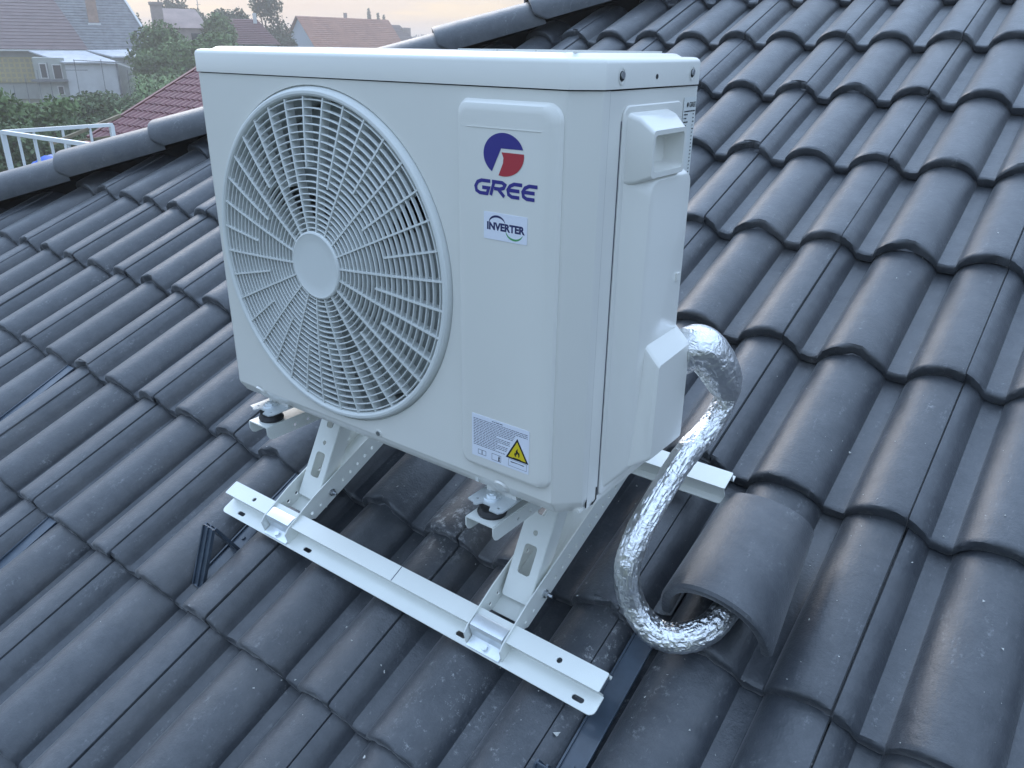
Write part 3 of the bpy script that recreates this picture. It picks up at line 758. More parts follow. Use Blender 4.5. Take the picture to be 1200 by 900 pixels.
def arm(ua, ub):        # ua..ub : left and right flange planes
    t = .0022; n0, n1 = .0135, .0570
    hv = [-2.168+.0222*i for i in range(23)]
    out_ = [(-2.2385, .0185), (-2.2340, .0440), (-2.2215, .0500), (-2.150, n1), (-1.655, n1), (-1.655, n0), (-2.168, n0), (-2.1750, .0200)]
    hol = [circ(v, .0300, .0036, 10) for v in hv if abs(v+2.1125) > .012]
    web = plate('slope_arm', rrect(ua+.0005, ub-.0005, -2.170, -1.655, .001, 1), [], t, M['frame'], fr, UVN @ Matrix.Translation((0, 0, n0+.001)))
    for x in (ua, ub):
        plate('arm_flange', out_, hol, t, M['frame'], web, UVN @ Matrix(((0, 0, 1, x), (1, 0, 0, 0), (0, 1, 0, 0), (0, 0, 0, 1))))
    mb = MB(); mb.cyl((ub-.004, -2.1125, .030), (ub+.004, -2.1125, .030), .0070, 16); mb.cyl((ub+.004, -2.1125, .030), (ub+.009, -2.1125, .030), .0052, 6); mb.cyl((ub+.009, -2.1125, .030), (ub+.016, -2.1125, .030), .0026, 8)
    mb.build('pivot_bolt', M['steel'], web, UVN, 35)
    # zinc saddle clamp on the rail
    uc = (ua+ub)/2; w = (ub-ua)/2-.0035
    Q = [(-2.2420, .0225), (-2.2270, .0225), (-2.2225, .0245), (-2.2210, .0455), (-2.2180, .0498), (-2.2010, .0503), (-2.1985, .0490)]
    V, F = prism(thick_profile(Q, .003), uc-w, uc+w, 0); k = len(V)//2
    caps = [(i, i+1, k-2-i, k-1-i) for i in range(k//2-1)]; F += caps + [tuple(q+k for q in c_) for c_ in caps]
    cl = mk('clamp', V, F, M['zinc'], fr, UVN, 30)
    mb = MB(); mb.cyl((uc, -2.2335, .023), (uc, -2.2335, .0245), .0078, 20); mb.cyl((uc, -2.2335, .0245), (uc, -2.2335, .0290), .0056, 6); mb.build('clamp_bolt', M['zinc'], cl, UVN, 30)
    # front post: channel leaning back, web towards the front
    a = Vector((uc, -2.143, .0330)); top_w = Vector((uc, -1.862, -.6760)); aw = RU @ a
    ydir = (top_w-aw).normalized(); ln = (top_w-aw).length; xdir = Vector((1, 0, 0)); hw = .0262
    MM = frame3(aw, xdir, ydir)
    web2 = plate('front_post', rrect(-hw, hw, -.002, ln, (.004, .001, .001, .004), 3), [slot2 for slot2 in (rrect(-.0120, .0120, .040, .090, .0060, 4), circ(0, .110, .0045, 14), rrect(-.0085, .0085, .140, .165, .0055, 4))], .0022, M['frame'], fr, MM)
    for s_ in (-1, 1):
        MF = frame3(aw + xdir*(s_*hw), -(xdir.cross(ydir)), ydir)
        plate('post_flange', [(0.0, .004), (.030, -.012), (.032, ln), (0, ln)], [], .0022, M['frame'], web2, MF)
    # level arm the unit stands on
    zt, y0_, y1_ = AC_O.z-.0435, AC_O.y-.014, -1.555
    hwa = .0246
    ar = plate('level_arm', rrect(uc-hwa, uc+hwa, y0_, y1_, (.001,)*4, 1), [], .0022, M['frame'], fr, Matrix.Translation((0, 0, zt-.0011)))
    for s_ in (-1, 1):
        plate('level_flange', [(y0_, zt-.002), (y1_, zt-.002), (y1_, zt-.026), (y0_+.010, zt-.026), (y0_+.0045, zt-.0235), (y0_, zt-.015)], [circ(y0_+.06+.03*i, zt-.016, .0032, 10) for i in range(12)], .0022, M['frame'], ar, Matrix(((0, 0, 1, uc+s_*hwa), (1, 0, 0, 0), (0, 1, 0, 0), (0, 0, 0, 1))))
    # rubber mount and galvanised foot plate, front and back
    for yb in (AC_O.y+.016, AC_O.y+.225):
        mb = MB(); V, F = loops([[(uc+q*math.cos(2*math.pi*i/24), yb+q*math.sin(2*math.pi*i/24), z) for i in range(24)] for z, q in ((zt+.0002, .021), (zt+.004, .022), (zt+.010, .0185), (zt+.018, .0195), (zt+.0235, .017))])
        dmp = mk('rubber_mount', V, F, M['rubber'], fr, ID, 35)
        mb = MB(); mb.cyl((uc, yb, zt+.020), (uc, yb, zt+.0275), .0085, 6); mb.cyl((uc, yb, zt+.0236+.0022), (uc, yb, zt+.0280), .0125, 20); mb.cyl((uc, yb, zt+.0280), (uc, yb, zt+.0315), .0082, 6); mb.cyl((uc, yb, zt+.0315), (uc, yb, zt+.0330), .0042, 10)
        mb.build('mount_bolt', M['zinc'], dmp, ID, 30)
    return uc, zt
A1 = arm(-.1790, -.1090); A2 = arm(-.6828, -.6128)
# feet of the unit: zinc plates sticking out below its front
for uc, zt in (A1, A2):
    for yb, s_ in ((AC_O.y+.016, 1), (AC_O.y+.225, -1)):
        z = zt+.0246; x0_, x1_ = uc-.027, uc+.036
        ya, yc = (yb-.026, yb+.045) if s_ > 0 else (yb-.05, yb+.034)
        out_ = [(x0_, ya+.004), (x0_+.012, ya+.001), (x0_+.016, ya-.003), (x0_+.020, ya-.002), (x0_+.024, ya+.007), (uc+.012, ya+.007), (uc+.017, ya-.003), (x1_-.004, ya-.003), (x1_, ya+.004), (x1_, yc), (x0_, yc)]
        ft = plate('unit_foot', out_, [circ(x0_+.012, ya+.012, .0024, 8), circ(x1_-.011, ya+.008, .0024, 8)], .0022, M['zinc'], ac, Matrix.Translation((0, 0, z)))
        mb = MB(); mb.box(x0_+.006, x1_-.004, yb+.014 if s_ > 0 else yb-.03, yc, z+.001, AC_O.z+.0008); mb.build('foot_web', M['paint'], ft)

# ------------------------------------------------------------------ FOIL PIPE
def foil_mat():
    m = bpy.data.materials.new('crumpled_foil'); m.use_nodes = True; t = m.node_tree; b = t.nodes['Principled BSDF']; L = t.links.new
    b.inputs['Metallic'].default_value = 1; b.inputs['Roughness'].default_value = .30; b.inputs['Base Color'].default_value = (.86, .87, .88, 1)
    g = t.nodes.new('ShaderNodeNewGeometry')
    v = t.nodes.new('ShaderNodeTexVoronoi'); v.feature = 'F1'; v.inputs['Scale'].default_value = 110; v.inputs['Randomness'].default_value = 1
    n = t.nodes.new('ShaderNodeTexNoise'); n.inputs['Scale'].default_value = 60; n.inputs['Detail'].default_value = 5; n.inputs['Distortion'].default_value = 1.2
    L(g.outputs['Position'], n.inputs['Vector'])
    mxx = t.nodes.new('ShaderNodeMixRGB'); mxx.inputs['Fac'].default_value = .03
    L(g.outputs['Position'], mxx.inputs['Color1']); L(n.outputs['Color'], mxx.inputs['Color2']); L(mxx.outputs[0], v.inputs['Vector'])
    ad = t.nodes.new('ShaderNodeMath'); ad.operation = 'ADD'; L(v.outputs['Distance'], ad.inputs[0]); L(n.outputs['Fac'], ad.inputs[1])
    bp = t.nodes.new('ShaderNodeBump'); bp.inputs['Strength'].default_value = .34; bp.inputs['Distance'].default_value = .004
    L(ad.outputs[0], bp.inputs['Height']); L(bp.outputs[0], b.inputs['Normal'])
    return m
M['foil'] = foil_mat()
def catmull(P, n):
    P = [P[0]]+P+[P[-1]]; out_ = []
    for i in range(1, len(P)-2):
        for k in range(n):
            t = k/n; a, b, c_, d_ = (np.array(q) for q in P[i-1:i+3])
            out_.append(.5*((2*b)+(-a+c_)*t+(2*a-5*b+4*c_-d_)*t*t+(-a+3*b-3*c_+d_)*t**3))
    out_.append(np.array(P[-2])); return out_
def wuvn(u_, v_, n_): return tuple(RU @ Vector((u_, v_, n_)))
PIPE = [  # world x,y,z , radius
    (*(AC_M @ Vector((.712, .205, .180))), .034), (*(AC_M @ Vector((.730, .236, .176))), .032), (*wuvn(.046, -1.812, .350), .031),
    (*wuvn(.062, -1.803, .318), .030), (*wuvn(.070, -1.796, .276), .027), (*wuvn(.070, -1.791, .238), .0165),
    (*wuvn(.060, -1.828, .206), .0180), (*wuvn(.050, -1.889, .205), .0185), (*wuvn(.041, -1.946, .189), .0188), (*wuvn(.034, -2.015, .167), .0185), (*wuvn(.032, -2.064, .131), .0182),
    (*wuvn(.042, -2.083, .066), .0195), (*wuvn(.078, -2.093, .032), .0212), (*wuvn(.118, -2.082, .028), .0215), (*wuvn(.149, -2.046, .034), .0205), (*wuvn(.160, -1.985, .042), .0195), (*wuvn(.158, -1.92, .045), .0190)]
def build_pipe():
    P = catmull([p[:3] for p in PIPE], 26); Rr = np.interp(np.linspace(0, len(PIPE)-1, len(P)), range(len(PIPE)), [p[3] for p in PIPE])
    pts = [Vector(p) for p in P]; n = 56; V = []; prev = None
    for i, p in enumerate(pts):
        d = (pts[min(i+1, len(pts)-1)]-pts[max(i-1, 0)]).normalized()
        a = d.orthogonal().normalized() if prev is None else (prev-d*prev.dot(d)).normalized(); prev = a; b = d.cross(a)
        for k in range(n):
            t = 2*math.pi*k/n; q = a*math.cos(t)+b*math.sin(t); w = p+q*Rr[i]
            # creases: ridged noise stretched along the pipe, plus wraps of the tape
            fat = min(1, max(0, (Rr[i]-.024)/.010)); cal = 1-.6*fat
            nv = noise.noise(Vector((i*.035, math.cos(t)*1.6, math.sin(t)*1.6)))
            n2 = 1-abs(noise.noise(Vector((i*.045+5+t*.8, math.cos(t)*3.4+9, math.sin(t)*3.4))))*2       # long lengthwise creases
            n3 = 1-abs(noise.noise(Vector((i*.21+15, math.cos(t)*3.1+9, math.sin(t)*3.1))))*2             # short crosswise ones
            n4 = 1-2*abs(noise.noise(Vector((i*.17+35+t*.6, math.cos(t)*4.2+9, math.sin(t)*4.2))))-.6
            bend = .35+.65*min(1, max(0, (i-10*26)/52)) if i > 150 else .6
            V.append(w+q*(.0014*nv+cal*(.0008*(n2-.5)+.0012*bend*(n3-.5)+.0010*n4)))
    F = [(i*n+k, i*n+(k+1) % n, (i+1)*n+(k+1) % n, (i+1)*n+k) for i in range(len(pts)-1) for k in range(n)]
    o = mk('insulated_pipe', V, F, M['foil'], None, ID)
    o.data.shade_smooth(); o.data.set_sharp_from_angle(angle=R(12))
    return o
pp = build_pipe(); pp['label'] = 'crumpled silver foil insulated pipe looping from the unit into the roof vent hood'; pp['category'] = 'pipe'
# ------------------------------------------------------------------ SNOW GUARDS
def snow_guard(uc, vb, vtop, label, tri_=True, w=.034):
    o = thing('snow_guard', label, 'snow guard', RU @ Vector((uc, vb, 0)), 'dark steel snow guards hooked between the tiles')
    np_ = surf(uc, vb)+.004
    P = [(vb-.004, np_), (vb+.10, np_), (vtop, np_+.002)]
    V, F = prism(thick_profile(P, .003), uc-w/2, uc+w/2, 0); k = len(V)//2
    F += [(i, i+1, k-2-i, k-1-i) for i in range(k//2-1)] + [tuple(q+k for q in c_) for c_ in [(i, i+1, k-2-i, k-1-i) for i in range(k//2-1)]]
    mk('strap', V, F, M['guard'], o, UVN)
    for s_ in (-1, 1):
        mb = MB(); mb.box(uc+s_*(w/2)-.0015, uc+s_*(w/2)+.0015, vb, vtop, np_, np_+.0055); mb.build('strap_edge', M['guard'], o, UVN)
    if tri_:
        ap = (vb+.084, np_+.086)
        for nm, Q in (('front_leg', [(vb, np_), ap]), ('back_leg', [ap, (vb+.094, np_+.003)])):
            V, F = prism(thick_profile(Q, .003), uc-w/2, uc+w/2, 0); F += [(0, 1, 2, 3), (7, 6, 5, 4)]
            mk(nm, V, F, M['guard'], o, UVN)
            for s_ in (-1, 0, 1):
                mb = MB(); q0, q1 = Q; off = Vector((Q[0][1]-Q[1][1], Q[1][0]-Q[0][0])).normalized()*(.003)
                mb.bar((uc+s_*(w/2-.002), q0[0]+off.x, q0[1]+off.y), (uc+s_*(w/2-.002), q1[0]+off.x, q1[1]+off.y), .003, .004, (0, 0, 1)); mb.build('rib', M['guard'], o, UVN)
        mb = MB(); mb.cyl((uc, vb+.120, np_), (uc, vb+.120, np_+.005), .0045, 8); mb.build('rivet', M['guard'], o, UVN)
    return o
snow_guard(-.770, -2.376, -2.085, 'dark triangular snow guard just left of the bracket rail end')
snow_guard(.0480, -2.425, -2.085, 'dark snow guard with a long strap below the foil pipe bend')
snow_guard(-1.272, -2.62, -2.43, 'dark guard strap at the left picture edge, the nearer of two', tri_=False)
snow_guard(-1.76, -2.40, -2.085, 'dark guard strap at the left picture edge, the farther of two', tri_=False)

#BACKGROUND

# ------------------------------------------------------------------ BACKGROUND: ground, gardens, village
GZ = -4.4
ground_m = mat('garden_ground', (.055, .075, .03), .9, col2=(.10, .10, .055), var=.3, vscale=.35)
mk('ground', [(-1500, -1500, GZ), (1500, -1500, GZ), (1500, 1500, GZ), (-1500, 1500, GZ)], [(0, 1, 2, 3)], ground_m)['kind'] = 'structure'
C0 = Vector(CAM)
VE = Vector((0.44311, 0.89647, 0)); VU = Vector((-0.89647, 0.44311, 0))      # along the far eaves, away from us
VO = C0 + 1.7*(Vector((-41.2, 14.24, -.45)) - C0)                            # left eave end of the brown roofed house
def VM(off=(0, 0, 0)):      # village frame: x along eaves, y away, z up, origin at eave, 1.7 m units already in metres
    o = VO + VE*off[0] + VU*off[1] + Vector((0, 0, off[2]))
    m = Matrix((VE, VU, Vector((0, 0, 1)))).transposed().to_4x4(); m.translation = o; return m
def stepped_roof(name, x0, x1, slope, rise_len, rows, mt, parent, MM, x0top=None, x1top=None, z0=0, y0=0, step=.03):
    V = []; F = []; x0top = x0 if x0top is None else x0top; x1top = x1 if x1top is None else x1top
    c, s = math.cos(slope), math.sin(slope)
    for k in range(rows):
        for t, d in ((k/rows, step), ((k+1)/rows, 0)):
            xa, xb = x0+(x0top-x0)*t, x1+(x1top-x1)*t; L_ = rise_len*t
            V += [(xa, y0+L_*c-d*s, z0+L_*s+d*c), (xb, y0+L_*c-d*s, z0+L_*s+d*c)]
        q = 4*k; F.append((q, q+1, q+3, q+2))
        if k: F.append((q-2, q-1, q+1, q))
    V += [(x0, y0+.05, z0-.08), (x1, y0+.05, z0-.08)]; n = len(V); F.append((n-2, n-1, 1, 0))
    return mk(name, V, F, mt, parent, MM)
M['brownroof'] = mat('brown_tin_tile', (.13, .085, .085), .6, var=.2, vscale=1.2)
M['greyroof'] = mat('grey_slate', (.13, .14, .155), .7, col2=(.19, .20, .21), var=.3, vscale=2.5)
M['lightroof'] = mat('pale_sheet_roof', (.50, .52, .55), .5, var=.2, vscale=1.5)
M['wallgrey'] = mat('grey_render', (.34, .36, .33), .85, var=.2, vscale=.8)
M['wallwhite'] = mat('white_block', (.52, .53, .54), .85, var=.12, vscale=1)
M['yellow_p'] = mat('yellow_panel', (.42, .36, .16), .8, var=.2, vscale=4)
M['brick'] = mat('pale_brick', (.33, .22, .17), .9, var=.25, vscale=2)
M['pbrick'] = mat('weathered_brick', (.36, .29, .26), .9, var=.25, vscale=1)
M['window'] = mat('dark_window', (.03, .035, .04), .15)
M['trim'] = mat('pale_trim', (.6, .6, .58), .6)
M['wood'] = mat('weathered_wood', (.22, .18, .12), .8, var=.3, vscale=10)
M['winered'] = mat('wine_red_tile', (.135, .036, .042), .55, var=.18, vscale=3)
M['orange'] = mat('old_orange_tile', (.33, .16, .11), .8, var=.2, vscale=.8)
M['darkred'] = mat('dark_red_tile', (.13, .06, .06), .7, var=.15, vscale=.8)

# long house with brown roof
MM = VM(); P_ = MM.translation
h1 = thing('long_house', 'long house with a brown tiled roof and yellow patterned wall', 'house', (P_.x, P_.y, GZ))
G = GZ - VO.z
rl_ = stepped_roof('roof', -9.0, 6.05, R(38), 10.2, 26, M['brownroof'], h1, MM, x1top=2.9)
mb = MB(); mb.box(-9, 5.6, .55, 9, G, -.02); mb.build('wall', M['wallgrey'], h1, MM)
mb = MB(); mb.box(-9, 6.1, -.12, .02, -.16, -.04); mb.build('gutter', M['trim'], h1, MM)
mb = MB(); mb.add([(-9, 8.1, 6.2), (2.9, 8.1, 6.2), (5.6, 16, 0), (-9, 16, 0)], [(0, 1, 2, 3)]); mb.build('back_roof', M['brownroof'], h1, MM)
yp = MB(); yp.box(-6, 2.15, .42, .56, -2.45, -.60); yo = yp.build('yellow_panel', M['yellow_p'], h1, MM)
pm = mat('panel_pattern', (.30, .27, .17), .8)
mb = MB()
for i in range(22):
    for j in range(5): mb.box(-5.9+i*.37, -5.9+i*.37+.24, .40, .425, -2.40+j*.36, -2.40+j*.36+.24)
mb.build('panel_relief', pm, yo, MM)['kind'] = 'stuff'
# grey roofed house beside it
MM = VM((5.9, .35, 0)); P_ = MM.translation
h2 = thing('grey_house', 'house with a weathered grey slate roof and a brick chimney', 'house', (P_.x, P_.y, GZ))
r_ = stepped_roof('roof', -.2, 5.15, R(38), 10.2, 30, M['greyroof'], h2, MM, x0top=-3.1, x1top=2.6, z0=.02)
mb = MB(); mb.bar((5.2, 0, .10), (2.65, 8.04, 6.38), .16, .10); mb.build('verge_board', M['trim'], r_, MM)
mb = MB(); mb.box(0, 4.8, .5, 8, G, -.02); mb.build('wall', M['wallgrey'], h2, MM)
mb = MB(); mb.add([(5.1, .2, .0), (5.1, 15, 0), (2.6, 8.04, 6.3)], [(0, 1, 2)]); mb.add([(5.1, 15, 0), (-.2, 15, 0), (-3.1, 8.04, 6.3), (2.6, 8.04, 6.3)], [(0, 1, 2, 3)]); mb.build('side_roof', M['greyroof'], h2, MM)
mb = MB(); mb.box(.58, 1.35, 2.55, 3.25, 1.6, 6.6); ch = mb.build('chimney', M['brick'], h2, MM)
mb = MB(); mb.box(.50, 1.45, 2.35, 2.60, 1.72, 1.98); mb.build('flashing', M['trim'], ch, MM)
# shed with pale sheet roofs and white wall in front of the long house
MM = VM((0, -5.1, 0)); P_ = MM.translation
sh_ = thing('garden_shed', 'low white shed with pale sheet roofs in front of the houses', 'shed', (P_.x, P_.y, GZ))
mb = MB(); mb.box(4.25, 7.75, 0, 4.5, G, -.95); mb.build('wall', M['wallwhite'], sh_, MM)
for nm, (pa) in (('sheet_roof', [(1.9, 4.6, -.12), (5.8, 4.6, -.10), (7.9, -.25, -.80), (4.2, -.25, -.82)]), ('sheet_roof', [(5.9, 4.9, -.02), (9.8, 4.9, .05), (10.9, 1.6, -.42), (7.6, 1.6, -.44)])):
    V = pa + [(x, y, z-.10) for x, y, z in pa]
    mk(nm, V, [(0, 1, 2, 3), (7, 6, 5, 4), (0, 3, 7, 4), (3, 2, 6, 7), (2, 1, 5, 6), (1, 0, 4, 5)], M['lightroof'], sh_, MM)
mb = MB(); mb.box(7.5, 10.7, 1.9, 4.5, G, -.55); mb.build('wall', M['wallgrey'], sh_, MM)
mb = MB(); mb.bar((7.75, -.05, -.75), (7.75, -.05, G), .14, .14, (0, 1, 0)); mb.build('downpipe', M['greyroof'], sh_, MM)
mb = MB(); mb.bar((7.8, -.1, -.85), (10.6, -.3, -2.0), .12, .30, (0, 1, 0)); mb.build('lean_to_beam', M['trim'], sh_, MM)
mb = MB(); mb.box(2.2, 4.25, .25, 4.5, G, -.55); mb.build('wall', M['wallgrey'], sh_, MM)
for xa, xb, za, zb in ((2.62, 2.98, -1.90, -.98), (3.45, 3.95, -1.98, -1.05), (3.55, 3.85, -3.05, -2.55)):
    mb = MB(); mb.box(xa-.07, xb+.07, .16, .26, za-.07, zb+.07); w_ = mb.build('window', M['trim'], sh_, MM)
    mb = MB(); mb.box(xa, xb, .13, .17, za, zb); mb.build('pane', M['window'], w_, MM)
mb = MB(); mb.box(1.9, 4.3, -.25, .2, -2.18, -2.02); mb.build('window_ledge', M['greyroof'], sh_, MM)
# garden clutter: frame, posts
t_ = thing('garden_trellis', 'thin dark garden trellis of posts and wires before the white shed', 'trellis', (VM((4.5, -9, 0)).translation.x, VM((4.5, -9, 0)).translation.y, GZ))
for i, (x, hgt) in enumerate(((.9, 1.6), (1.7, 2.3), (2.5, 2.6), (3.2, 3.1), (4.9, 3.3), (6.6, 3.3), (8.2, 2.6))):
    mb = MB(); mb.bar((x, -9, G), (x+.05, -9, G+hgt-.2), .05, .05, (0, 1, 0)); mb.build('post', M['greyroof'], t_, VM())
mb = MB(); mb.bar((4.9, -9, G+3.05), (8.2, -9, G+2.9), .05, .05); mb.bar((4.3, -9, G+2.4), (5.7, -9, G+2.4), .05, .05); mb.build('wire', M['greyroof'], t_, VM())
def at(az_x, dist, z=GZ):      # point on the ground along a compass direction given by its x component
    d = Vector((az_x, math.sqrt(1-az_x*az_x), 0)); return Vector((C0.x, C0.y, 0)) + d*dist + Vector((0, 0, z))
def hip_house(name, label, cx, cy, ang, L_, Wd, eave, ridge, hipl, roofm, wallm, rows=14, gable=False):
    o = thing(name, label, 'house', (cx, cy, GZ)); MMh = Matrix.Translation((cx, cy, 0)) @ Matrix.Rotation(ang, 4, 'Z')
    mb = MB(); mb.box(-L_/2+.3, L_/2-.3, -Wd/2+.3, Wd/2-.3, GZ, eave+.05); mb.build('wall', wallm, o, MMh)
    V = []; F = []
    for k in range(rows):
        for t, d in ((k/rows, .05), ((k+1)/rows, 0)):
            z = eave+(ridge-eave)*t+d; hx = L_/2-hipl*t; hy = Wd/2*(1-t)
            V += [(-hx, -hy, z), (hx, -hy, z), (hx, hy, z), (-hx, hy, z)]
    for k in range(2*rows-1):
        for i in range(4):
            if gable and i in (1, 3): continue
            F.append((4*k+i, 4*k+(i+1) % 4, 4*k+4+(i+1) % 4, 4*k+4+i))
    mk('roof', V, F, roofm, o, MMh)
    if gable:
        for s_ in (-1, 1): mk('gable', [(s_*(L_/2-.35), -Wd/2+.2, eave), (s_*(L_/2-.35), Wd/2-.2, eave), (s_*(L_/2-.35), 0, ridge-.15)], [(0, 1, 2)], wallm, o, MMh)
    return o, MMh
# pale brick ruin-like house with big chimney
p0 = Vector((-59.2, 34.0, 0))
e_ = Vector((.46, .89, 0)); ang_ = math.atan2(e_.y, e_.x)
rh = thing('brick_house', 'pale weathered brick house with a square chimney stack behind trees', 'house', (p0.x, p0.y, GZ)); MMr = Matrix.Translation((p0.x, p0.y, 0)) @ Matrix.Rotation(ang_, 4, 'Z')
mb = MB(); mb.box(-1.0, 1.9, 0, 5, GZ, 1.0); mb.build('wall', M['pbrick'], rh, MMr)
mk('roof', [(-1.0, -.2, .9), (2.6, -.2, .9), (2.0, 2.4, 2.3), (-.4, 2.4, 2.3), (2.6, 5, .9), (-1, 5, .9)], [(0, 1, 2, 3), (3, 2, 4, 5), (1, 4, 2)], mat('dusty_tile', (.36, .27, .24), .9, var=.2, vscale=1), rh, MMr)
mb = MB(); mb.box(-1.35, -.55, -.4, .5, GZ, 2.55); mb.box(-1.42, -.48, -.47, .57, 2.42, 2.62); mb.build('chimney', M['pbrick'], rh, MMr)
mb = MB(); mb.box(-1.0, -.15, -1.2, -.5, GZ, .9); mb.build('chimney', M['brick'], rh, MMr)
mb = MB(); mb.box(1.25, 1.9, -.05, .02, -.1, .55); mb.build('window', M['window'], rh, MMr)
# dark red hip roof
q = at(-.812, 75.5); o3, m3 = hip_house('hipped_house', 'low house with a dark red hipped roof right of the bushes', q.x, q.y, math.atan2(.80, .60), 6.0, 6.2, -.2, 1.75, 1.7, M['darkred'], M['wallwhite'])
mb = MB(); mb.box(1.0, 1.3, -.6, -.3, 1.3, 2.2); mb.build('vent_pipe', M['trim'], o3, m3)
# orange roofed gable house
q = at(-.7515, 103); ang3 = math.atan2(.9, .12)
o4, m4 = hip_house('gabled_house', 'white gabled house with a long faded orange tile roof', q.x+1.0, q.y+1.2, math.atan2(.985, .05), 13.6, 7.0, -1.0, 2.75, 0, M['orange'], mat('pale_blue_render', (.46, .50, .55), .9), 18, True)
mb = MB(); mb.box(.3, .6, .2, .5, 2.5, 3.3); mb.build('chimney', M['pbrick'], o4, m4)
q = at(-.708, 112); o5, m5 = hip_house('small_house', 'small dark roofed house right of the orange roof', q.x, q.y, math.atan2(.985, .05), 8, 6.0, -1.0, 2.3, 2.0, mat('brown_old_tile', (.16, .12, .11), .8), M['wallgrey'], 8)
mb = MB(); mb.box(1.8, 3.2, -.8, .6, 1.0, 2.0); mb.build('chimney', M['pbrick'], o5, m5)
for i, (ax_, d, lab, L_) in enumerate(((-.655, 150, 'far low house with brown roof near the horizon right', 12), (-.77, 140, 'far low house with brown roof behind the gabled house', 10))):
    q = at(ax_, d); hip_house('far_house', lab, q.x, q.y, 1.0+i*.4, L_, 8, -1.2, 1.5, 2, M['darkred'], M['wallgrey'], 6)

# wine red roof next door
A0 = Vector((-15.73, 5.08, -1.82)); pit = R(25.5)
nr = thing('red_roof_house', 'neighbouring house with a wine red profiled tile roof and red fascia', 'house', (-12.5, 8, GZ))
V = []; F = []; NU = 420; rows = 12; stepL = .27
us_ = [-.02+14*i/(NU-1) for i in range(NU)]
for k in range(rows):
    for t, d in ((k*stepL, .018), ((k+1)*stepL, 0)):
        for x in us_:
            h = .040*abs(math.sin(x*math.pi/.19))**1.5
            V.append((A0.x+x, A0.y+t*math.cos(pit)-(d+h)*math.sin(pit), A0.z+t*math.sin(pit)+(d+h)*math.cos(pit)))
for k in range(2*rows-1):
    for i in range(NU-1): F.append((k*NU+i, k*NU+i+1, (k+1)*NU+i+1, (k+1)*NU+i))
mk('roof', V, F, M['winered'], nr, ID, 40)
mb = MB(); mb.bar(A0+Vector((-.02, 0, .0)), A0+Vector((-.02, rows*stepL*math.cos(pit), rows*stepL*math.sin(pit))), .09, .12); mb.build('verge_trim', M['winered'], nr)
mb = MB(); mb.bar(A0+Vector((0, -.07, -.07)), A0+Vector((14, -.07, -.07)), .10, .08); mb.build('gutter', mat('pink_gutter', (.38, .14, .12), .5), nr)
mb = MB(); mb.box(A0.x+.12, A0.x+14, A0.y+.02, A0.y+.06, A0.z-.42, A0.z-.06); mb.build('fascia', mat('red_fascia', (.26, .06, .055), .6), nr)
mb = MB(); mb.box(A0.x+.5, A0.x+14, A0.y+.5, A0.y+9, GZ, A0.z-.1); mb.build('wall', M['wallgrey'], nr)
zr = A0.z+rows*stepL*math.sin(pit); yr = A0.y+rows*stepL*math.cos(pit)
mk('back_roof', [(A0.x, yr, zr), (A0.x+14, yr, zr), (A0.x+14, yr+5, zr-2.4), (A0.x, yr+5, zr-2.4)], [(0, 1, 2, 3)], M['winered'], nr)

# white railing
KX, KY, KZ = -6.990, .131, -.757
rg = thing('terrace_railing', 'white painted metal terrace railing beyond the roof hip', 'railing', (KX, KY, KZ-1.0))
mb_w = mat('white_railing_paint', (.74, .76, .76), .4)
mb = MB(); mb.bar((KX, KY, KZ), (KX+2.2, KY, KZ+.012), .030, .030); mb.build('top_rail', mb_w, rg)
mb = MB(); mb.bar((KX, KY, KZ), (KX, KY+.93, KZ), .030, .030); mb.build('top_rail', mb_w, rg)
mb = MB(); mb.bar((KX, KY, KZ-.85), (KX+2.2, KY, KZ-.85), .04, .04); mb.build('bottom_rail', mb_w, rg)
mb = MB(); mb.bar((KX, KY, KZ-.85), (KX, KY+.93, KZ-.85), .04, .04); mb.build('bottom_rail', mb_w, rg)
mb = MB(); mb.bar((KX, KY, KZ+.01), (KX, KY, KZ-1.0), .034, .034, (0, 1, 0)); mb.build('post', mb_w, rg)
mb = MB(); mb.bar((KX, KY+.92, KZ), (KX, KY+.92, KZ-1.0), .035, .035, (0, 1, 0)); mb.build('post', mb_w, rg)
for i in range(1, 8):
    mb = MB(); mb.bar((KX+.277*i, KY, KZ), (KX+.277*i, KY, KZ-.85), .017, .017, (0, 1, 0)); mb.build('baluster', mb_w, rg)
for i in range(1, 4):
    mb = MB(); mb.bar((KX, KY+.24*i, KZ), (KX, KY+.24*i, KZ-.85), .017, .017, (0, 1, 0)); mb.build('baluster', mb_w, rg)
mb = MB(); mb.box(KX-.1, KX+2.3, KY-.1, KY+3, KZ-1.1, KZ-1.0); o = mb.build('terrace_slab', M['wallgrey'], rg)
mb = MB(); mb.box(KX-.05, KX+2.2, KY-.05, KY+2.9, GZ, KZ-1.1); o = mb.build('terrace_wall', M['wallgrey'], rg)
mb = MB(); mb.bar((-6.80, .40, -.862), (-7.17, 1.24, -.698), .026, .026); o = mb.build('wooden_pole', M['wood']); o['label'] = 'thin brown wooden pole leaning across the white railing'; o['category'] = 'pole'
mb = MB(); mb.bar((-7.14, .80, -.887), (-7.02, 1.05, -.862), .018, .018); o = mb.build('wooden_lath', M['wood']); o['label'] = 'short horizontal wooden lath behind the white railing'; o['category'] = 'lath'
V = []; F = []
for i in range(9):
    for j in range(9): V.append((-10.95+i*.09, 1.72+j*.085, -1.42-.25*((i-4)/4)**2-.2*((j-4)/4)**2+.03*math.sin(i*3+j)))
for i in range(8):
    for j in range(8): F.append((i*9+j, i*9+j+1, (i+1)*9+j+1, (i+1)*9+j))
